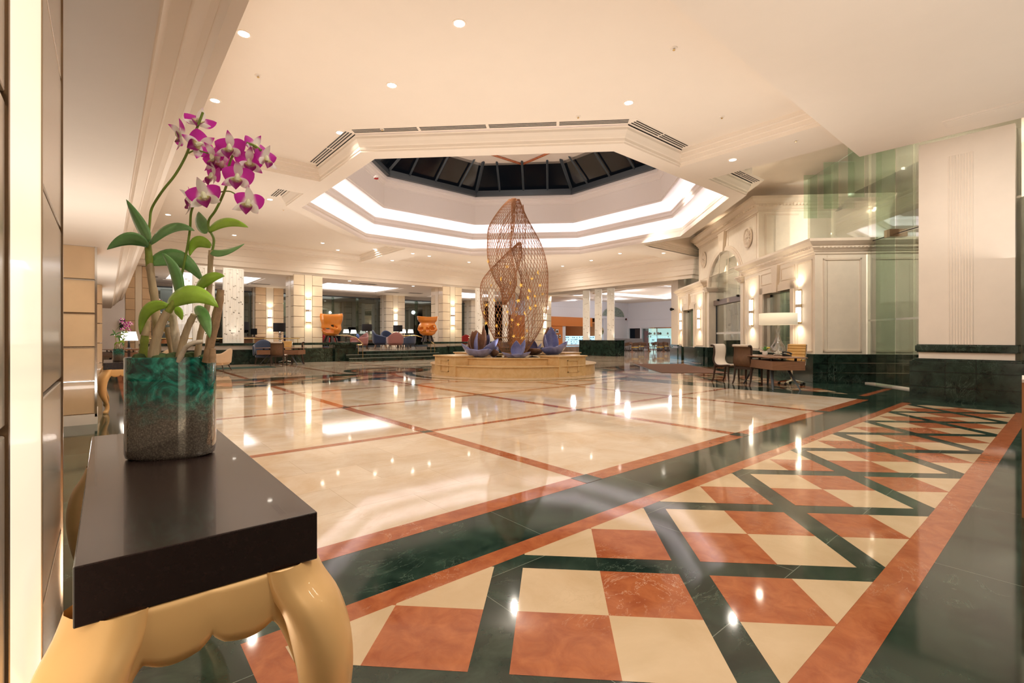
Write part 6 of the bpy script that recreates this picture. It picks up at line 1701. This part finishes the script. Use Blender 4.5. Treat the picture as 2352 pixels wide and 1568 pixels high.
def plant_orchid():
    t = thing('orchid_plant', 'orchid with magenta and white blossoms, tan canes and green leaves in the near vase', 'plant', (VC.x, VC.y, MIDZ))
    K = DO / F * .94
    def cane(pts, r, mat, nodes=True):
        sp_ = spline([LP(*p) for p in pts], 6); n = len(sp_)
        rr = [r * K * (1 + (.1 if i % 6 == 3 else 0) - .22 * i / n) for i in range(n)]
        m = MB(); m.tube(sp_, rr, 10)
        return m.build('cane', mat, t, smooth=True)
    cane([(357, 830, .03), (360, 770, .03), (357, 700, .03), (348, 640, .02), (343, 600, .02)], 10, CANE); cane([(344, 612, .02), (341, 575, .02), (339, 552, .02)], 8.5, CANEG)
    cane([(350, 832, -.05), (357, 785, -.05), (370, 745, -.05), (385, 715, -.05)], 11, CANE); cane([(384, 718, -.05), (394, 705, -.05), (402, 690, -.05)], 8, CANEG)
    cane([(326, 830, .0), (330, 800, 0), (333, 768, 0)], 10, CANEG); cane([(333, 770, 0), (338, 735, 0)], 9, CANE)
    cane([(412, 832, .02), (406, 790, .02), (399, 745, .02), (395, 712, .02)], 10.5, simple('pale_cane', (.72, .62, .5), .55, var=.15, scale=40, bump=.3))
    cane([(410, 832, -.02), (418, 795, -.02), (430, 755, -.02), (446, 722, -.02)], 9, CANE)
    cane([(400, 832, .05), (392, 790, .05), (383, 752, .05)], 8, CANE)
    cane([(410, 830, -.05), (425, 800, -.06), (443, 788, -.06), (466, 784, -.05)], 6, MATS['pale_cane'])
    cane([(452, 832, .03), (460, 770, .03), (474, 715, .03), (481, 660, .03), (483, 612, .03), (485, 575, .03)], 7.5, CANE)
    cane([(474, 832, -.02), (487, 775, -.02), (500, 720, -.02), (507, 665, -.02)], 10, simple('brown_cane', (.36, .23, .13), .6, var=.25, scale=40, bump=.3))
    cane([(484, 830, .05), (478, 790, .05), (488, 745, .05), (498, 700, .05)], 7, CANE)
    cane([(487, 832, -.05), (489, 800, -.05)], 8, MATS['brown_cane'])
    def stalk(pts, r=2.8):
        m = MB(); m.tube(spline([LP(*p) for p in pts], 6), r * K, 8); m.build('flower_stalk', STALK, t, smooth=True)
    stalk([(340, 562, .02), (344, 510, .02), (349, 478, .02), (372, 440, .0), (402, 402, 0), (425, 362, 0), (440, 325, 0), (456, 285, 0), (466, 258, 0)])
    stalk([(408, 690, .02), (416, 640, .03), (428, 580, .04), (436, 529, .04), (439, 487, .03), (450, 462, .02)], 2.8)
    stalk([(488, 575, .03), (491, 549, .03), (480, 525, .03), (480, 505, .02), (495, 483, 0), (511, 450, 0), (522, 418, 0), (526, 380, 0), (540, 350, 0), (570, 330, 0), (600, 345, 0)], 3)
    stalk([(433, 352, 0), (450, 345, 0), (478, 352, 0)], 1.8); stalk([(505, 441, 0), (530, 440, 0), (560, 460, 0)], 1.6); stalk([(548, 328, 0), (562, 325, 0), (580, 333, 0)], 1.6)
    LF = [((342, 555), (322, 520), (290, 458), 15, LEAFM, (0, .02, .0), 10), ((340, 566), (300, 528), (246, 573), 15, LEAFM, (0, -.02, -.02), 25), ((345, 560), (388, 500), (447, 530), 13, LEAFM, (0, .0, .03), 15),
          ((478, 532), (510, 492), (570, 522), 13, LEAFY, (.03, 0, .0), 20), ((477, 532), (452, 510), (456, 486), 15, LEAFM, (.03, .05, .08), 0), ((484, 566), (440, 535), (436, 588), 13, LEAFY, (.03, .05, .05), 10),
          ((482, 575), (505, 590), (561, 560), 10, LEAFM, (.03, 0, -.02), 30), ((344, 606), (410, 560), (467, 648), 20, LEAFM, (.02, .05, .03), 0), ((410, 688), (412, 620), (372, 580), 14, LEAFM, (0, -.02, -.02), 5),
          ((384, 702), (436, 645), (502, 706), 21, LEAFY, (-.05, -.08, -.06), 10), ((386, 702), (322, 690), (322, 768), 12, LEAFY, (-.05, -.06, -.02), 15), ((450, 666), (474, 628), (516, 634), 14, LEAFY, (.03, 0, 0), 10),
          ((446, 708), (470, 718), (482, 776), 15, LEAFM, (.0, -.03, -.05), 0), ((400, 708), (412, 712), (418, 735), 9, LEAFY, (0, 0, 0), 0)]
    for b, c_, tp, w_, mt, dd, tw in LF: leaf(t, b, c_, tp, w_, mt, dd, tw)
    FL = [(414, 309, -.01, 10, -40, -40, 1.0, 0, 0), (458, 280, .02, -30, 30, 10, 1.0, 0, 1), (458, 332, .0, 5, 30, 60, 1.0, 1, 0), (529, 340, -.02, 0, 5, 0, 1.02, 1, 0), (492, 362, .0, 5, -20, -20, 1.0, 1, 0), (547, 408, -.02, 5, 10, 5, 1.05, 1, 0),
          (490, 404, .0, 0, -30, 15, .9, 1, 0), (470, 450, -.03, 0, 15, -15, 1.1, 0, 1), (436, 460, .02, 10, -50, -30, .95, 0, 1), (572, 466, -.02, 5, 5, 8, 1.02, 0, 1), (572, 372, .01, 10, 40, 0, .95, 1, 0), (586, 338, .02, -10, 60, 20, .85, 0, 0), (610, 364, .02, 5, 65, 0, .85, 0, 1), (512, 376, .03, 10, 0, 30, .9, 1, 0)]
    for i in FL: flower(t, *i[:6], i[6] * 1.22, full=i[7], white=i[8])
    # moss bed
    m = MB(); rnd = random.Random(9)
    for k in range(26):
        a = rnd.uniform(0, 6.28); r_ = rnd.uniform(0, .8) ** .6
        x, y = VW * .85 * r_ * math.cos(a), VW * .42 * r_ * math.sin(a); ca, sa = math.cos(VANG), math.sin(VANG)
        m.lathe([(.001, -.02), (.018, -.01), (.022, 0), (.014, .014), (.001, .018)], 8, (x * ca - y * sa, x * sa + y * ca, VH - .012 + rnd.uniform(0, .012)))
    tag(m.build('moss', MOSS, t, smooth=True), kind='stuff')
    return t
ORC = plant_orchid()
# second vase and orchid on the far console
s2 = .62
p2 = Vector((.155, 10.45, .8))
o = vase(tuple(p2), 'smaller-looking teal glass vase on the second console table, left background', s2)
dup(ORC, p2, R(8), 'far orchid with pink blossoms on the second console table', scale=s2)
# ================================================================ DOWNLIGHTS, SPRINKLERS
def fixtures():
    proto = None
    def dl(p, lab, pw, r=1.0, on=True):
        nonlocal proto
        if proto is None:
            t = thing('downlight', lab, 'ceiling light', p, 0, 'round recessed downlights')
            m = MB(); m.lathe([(.075, -.004), (.1, -.008), (.102, 0)], 28, cap=False); m.build('trim_ring', CEIL, t)
            m = MB(); m.lathe([(.001, -.003), (.075, -.003)], 24, cap=False); m.build('lens', DOWNL, t)
            proto = t
        else: t = dup(proto, p, 0, lab)
        t.scale = (r, r, 1)
        if pw: lamp('SPOT', (p[0], p[1], p[2] - .03), pw, (1, .9, .77), .07, (0, 0, 0), 150, .8, name='downlight_and_fill')
    near = [(560, 78, 'second downlight from the upper left of the main ceiling'), (1055, 54, 'downlight nearest the top centre of the main ceiling'), (900, 196, 'downlight between the top centre one and the skylight edge'), (494, 231, 'downlight above the orchid blossoms'), (1444, 236, 'downlight right of centre, just in front of the skylight air slots'), (781, 305, 'downlight left in front of the near left corner of the skylight'),
            (445, 377, 'downlight seen just right of the left orchid stalk'), (682, 422, 'downlight left of the skylight, at the beam'), (620, 458, 'downlight left of the short air slot'), (386, 493, 'downlight beside the left orchid leaf tip'), (741, 558, 'downlight behind the skylight, first from left'), (776, 574, 'downlight behind the skylight, second from left'), (861, 572, 'downlight behind the skylight, third from left'),
            (901, 598, 'lowest downlight behind the far left skylight side'), (948, 582, 'downlight behind the skylight, left of the sculpture'), (986, 588, 'downlight behind the skylight, closer left of the sculpture'), (1077, 602, 'downlight just left of the wire sculpture'), (1460, 570, 'downlight beyond the right far skylight edge'), (1424, 582, 'second downlight beyond the right far skylight edge'), (1358, 598, 'downlight right of the sculpture behind the skylight'), (1292, 611, 'downlight nearest right of the sculpture'), (538, 540, 'downlight above the small right orchid leaf')]
    for x, y, lab in near:
        q = onZ(x, y, ZC - .001); q2 = onZ(x, y, ZS - .001)
        if 10.3 < q2.x < 11.9 and q2.y > 19.8: q = q2
        dl(q, lab, 70)
    dl(onZ(1683, 367, ZS - .001), 'downlight on the beam right of the skylight', 60); dl(onZ(1524, 581, ZS - .001), 'downlight on the far right beam beside the portal', 40)
    for x, y, lab in ((803, 645, 'downlight under the far beam above the tall orange sculpture'), (949, 657, 'downlight under the far beam left of the second front column'), (1020, 661, 'downlight under the far beam right of the second front column'), (1268, 679, 'downlight above the orange cafe wall')):
        dl(onZ(x, y, ZL - .001), lab, 40)
    # added fill spots without fittings, in view and behind the camera
    for x, y in ((2, 8), (2, 4), (7, 4), (9, 3.6), (7.5, 22), (12.5, 22.5), (20, 16), (20, 21), (17, 22), (2.5, 12), (2, 18), (6, 22), (20.5, 9.9)):
        lamp('SPOT', (x, y, (ZC if y != 9.9 else ZH) - .05), 70, (1, .9, .77), .07, (0, 0, 0), 150, .8, name='downlight_and_fill')
    for x, y in ((2, -1), (5, -1), (8, -1), (3, 1.3), (6.5, 1.3), (10, .5), (4, -4.5), (9, -4.5), (13, -4)):
        lamp('SPOT', (x, y, 4.9), 80, (1, .9, .77), .07, (0, 0, 0), 150, .8, name='downlight_and_fill')
    for u, v in ((14.5, 6.0), (17.5, 5.6), (20.3, 5.8), (23.5, 6.0)):
        lamp('SPOT', UV(u, v, ZH - .06), 60, (1, .85, .66), .07, (0, 0, 0), 150, .8, name='downlight_and_fill')  # added fill that brightens the portal, without fittings
    for x, y in ((4, 26.5), (12, 26.5), (20, 26.5), (4, 33), (12, 33), (20, 33), (0, 28), (25, 28)):
        lamp('SPOT', (x, y, ZL - .05), 30, (1, .85, .66), .07, (0, 0, 0), 150, .8, name='lounge_downlight')
    for y in (.6, 4, 8, 12, 16, 20, 24):
        lamp('SPOT', (-.55, y, ZF - .04) if y > 3 and not 8 < y < 10 else (-1.5, y, ZF - .04), 12, (1, .85, .66), .05, (0, 0, 0), 150, .8, name='corridor_downlight')
    sp0 = None
    for i, (x, y, z, lab, dark) in enumerate(((593, 173, ZC, 'ceiling sprinkler at upper left of the main ceiling', 0), (1548, 110, ZC, 'ceiling sprinkler near the top right of the main ceiling', 0), (878, 296, ZC, 'ceiling sprinkler just before the near left skylight corner', 0), (1328, 267, ZC, 'ceiling sprinkler in front of the near skylight edge', 0), (1658, 268, ZC, 'dark ceiling fitting right of the skylight', 0), (1828, 322, ZS, 'white sensor on the beam at the right', 1), (600, 372, ZC, 'ceiling sprinkler among the orchid blossoms', 0), (651, 481, ZC, 'ceiling sprinkler below the short air slot', 0))):
        p = onZ(x, y, z - .001)
        if sp0 is None:
            t = thing('sprinkler', lab, 'sprinkler', p, 0, 'ceiling sprinklers'); sp0 = t
            m = MB(); m.lathe([(.001, -.012), (.045, -.012), (.055, 0)], 18, cap=False); m.build('plate', CEIL, t, smooth=True)
            m = MB(); m.lathe([(.001, -.04), (.02, -.038), (.022, -.034), (.008, -.03), (.008, -.01)], 10, cap=False); m.build('head', BRASS, t)
        else: dup(sp0, p, 0, lab)
fixtures()
# small red alarm light on the cove wall
p = onZ(862, 408, 7.0); t = thing('alarm_beacon', 'tiny red beacon on the white cove wall, left', 'alarm', onX(864, 408, OC[0] - 5.56)); m = MB(); m.lathe([(.001, .05), (.05, .03), (.06, -.03), (.001, -.05)], 12); m.build('lens', REDF, t, smooth=True); m = MB(); m.box(-.06, .0, -.12, .03, -.02, .03); m.build('bracket', WHITEP, t)
# ================================================================ small far things
g = 'dark air grilles in the lounge ceiling'
g0 = None
for x, y, lab in ((335, 634, 'dark air grille in the lounge ceiling at far left, beside the soffit'), (598, 652, 'dark air grille in the lounge ceiling above the rear left column'), (845, 652, 'dark air grille in the lounge ceiling before the middle glowing coffer'), (900, 671, 'dark air grille in the lounge ceiling right of the middle coffer'), (955, 673, 'dark air grille in the lounge ceiling left of the second front column')):
    p = onZ(x, y, ZL - .001)
    if p.y < 25.6: p = onY(x, y, 27.2); p.z = ZL - .001
    if g0 is None:
        g0 = thing('air_grille', lab, 'air vent', p, 0, g)
        m = MB(); m.box(-.5, .5, -.16, .16, -.01, 0); m.build('frame', simple('grille_grey', (.3, .26, .22), .6), g0)
        m = MB()
        for k in range(9): m.box(-.46 + k * .105, -.40 + k * .105, -.13, .13, -.015, -.008)
        m.build('slots', BLACKM, g0)
    else: dup(g0, p, 0, lab)
# dark screen and bouquet at far left
p0, p1 = onY(274, 756, 30.5), onY(301, 734, 30.5)
t = thing('television', 'black flat screen on the pale wall at far left', 'television', p0)
m = MB(); m.box(0, p1.x - p0.x, 0, .06, 0, p1.z - p0.z); m.build('casing', BLACKM, t, bevel=.01)
m = MB(); m.box(.05, p1.x - p0.x - .05, -.006, 0, .05, p1.z - p0.z - .05); m.build('screen_glass', DARKW, t)
p = onY(379, 778, 26.0); t = thing('flower_arrangement', 'tall bouquet of white and yellow flowers with orange blooms on top, behind the orchid canes', 'flower arrangement', (p.x, p.y, .5))
rnd = random.Random(8)
m = MB(); m.lathe([(.12, 0), (.2, .25), (.17, .5), (.1, .6), (.14, .66)], 16); m.build('vase', TERR, t, smooth=True)
for nm, mt, n_, z0, z1, r_ in (('leaves', LEAFM, 90, .9, 2.2, .42), ('white_blossoms', WHITEP, 46, .8, 1.6, .4), ('yellow_blossoms', YELL, 26, .8, 1.5, .42), ('orange_blooms', ORANGE, 14, 2.0, 2.35, .4)):
    m = MB()
    for k in range(n_):
        a = rnd.uniform(0, 6.28); z = rnd.uniform(z0, z1); r2 = r_ * rnd.uniform(.3, 1); s = rnd.uniform(.03, .07)
        if nm == 'leaves':
            b = Vector((r2 * math.cos(a), r2 * math.sin(a), z)); d = Vector((math.cos(a), math.sin(a), .6)) * .12; q = Vector((-math.sin(a), math.cos(a), 0)) * .03
            m.add([b, b + d * .5 + q, b + d, b + d * .5 - q], [(0, 1, 2, 3)])
        else: m.lathe([(.001, -s), (s, 0), (s * .6, s * .6), (.001, s * .7)], 7, (r2 * math.cos(a), r2 * math.sin(a), z))
    tag(m.build(nm, mt, t), kind='stuff' if nm == 'leaves' else None)
# monitor and laptop on the lounge edge
for px, d, lab in ((583, 26.6, 'black computer monitor beside the brass rail, left of the rear column'),):
    r = ray(px, 780); t = thing('computer_monitor', lab, 'monitor', (r[0] * d, r[1] * d, .5), ang(200))
    m = MB(); m.box(-.6, .6, -.3, .3, .7, .74); m.build('desk_top', WALNUT, t)
    m = MB(); m.box(-.55, -.5, -.25, .25, 0, .7); m.box(.5, .55, -.25, .25, 0, .7); m.build('desk_side', WALNUT, t)
    m = MB(); m.box(-.28, .28, -.02, .02, .86, 1.2); m.build('screen', BLACKM, t, bevel=.01); m = MB(); m.box(-.03, .03, -.03, .0, .74, .9); m.box(-.12, .12, -.1, .08, .74, .755); m.build('stand', BLACKM, t)
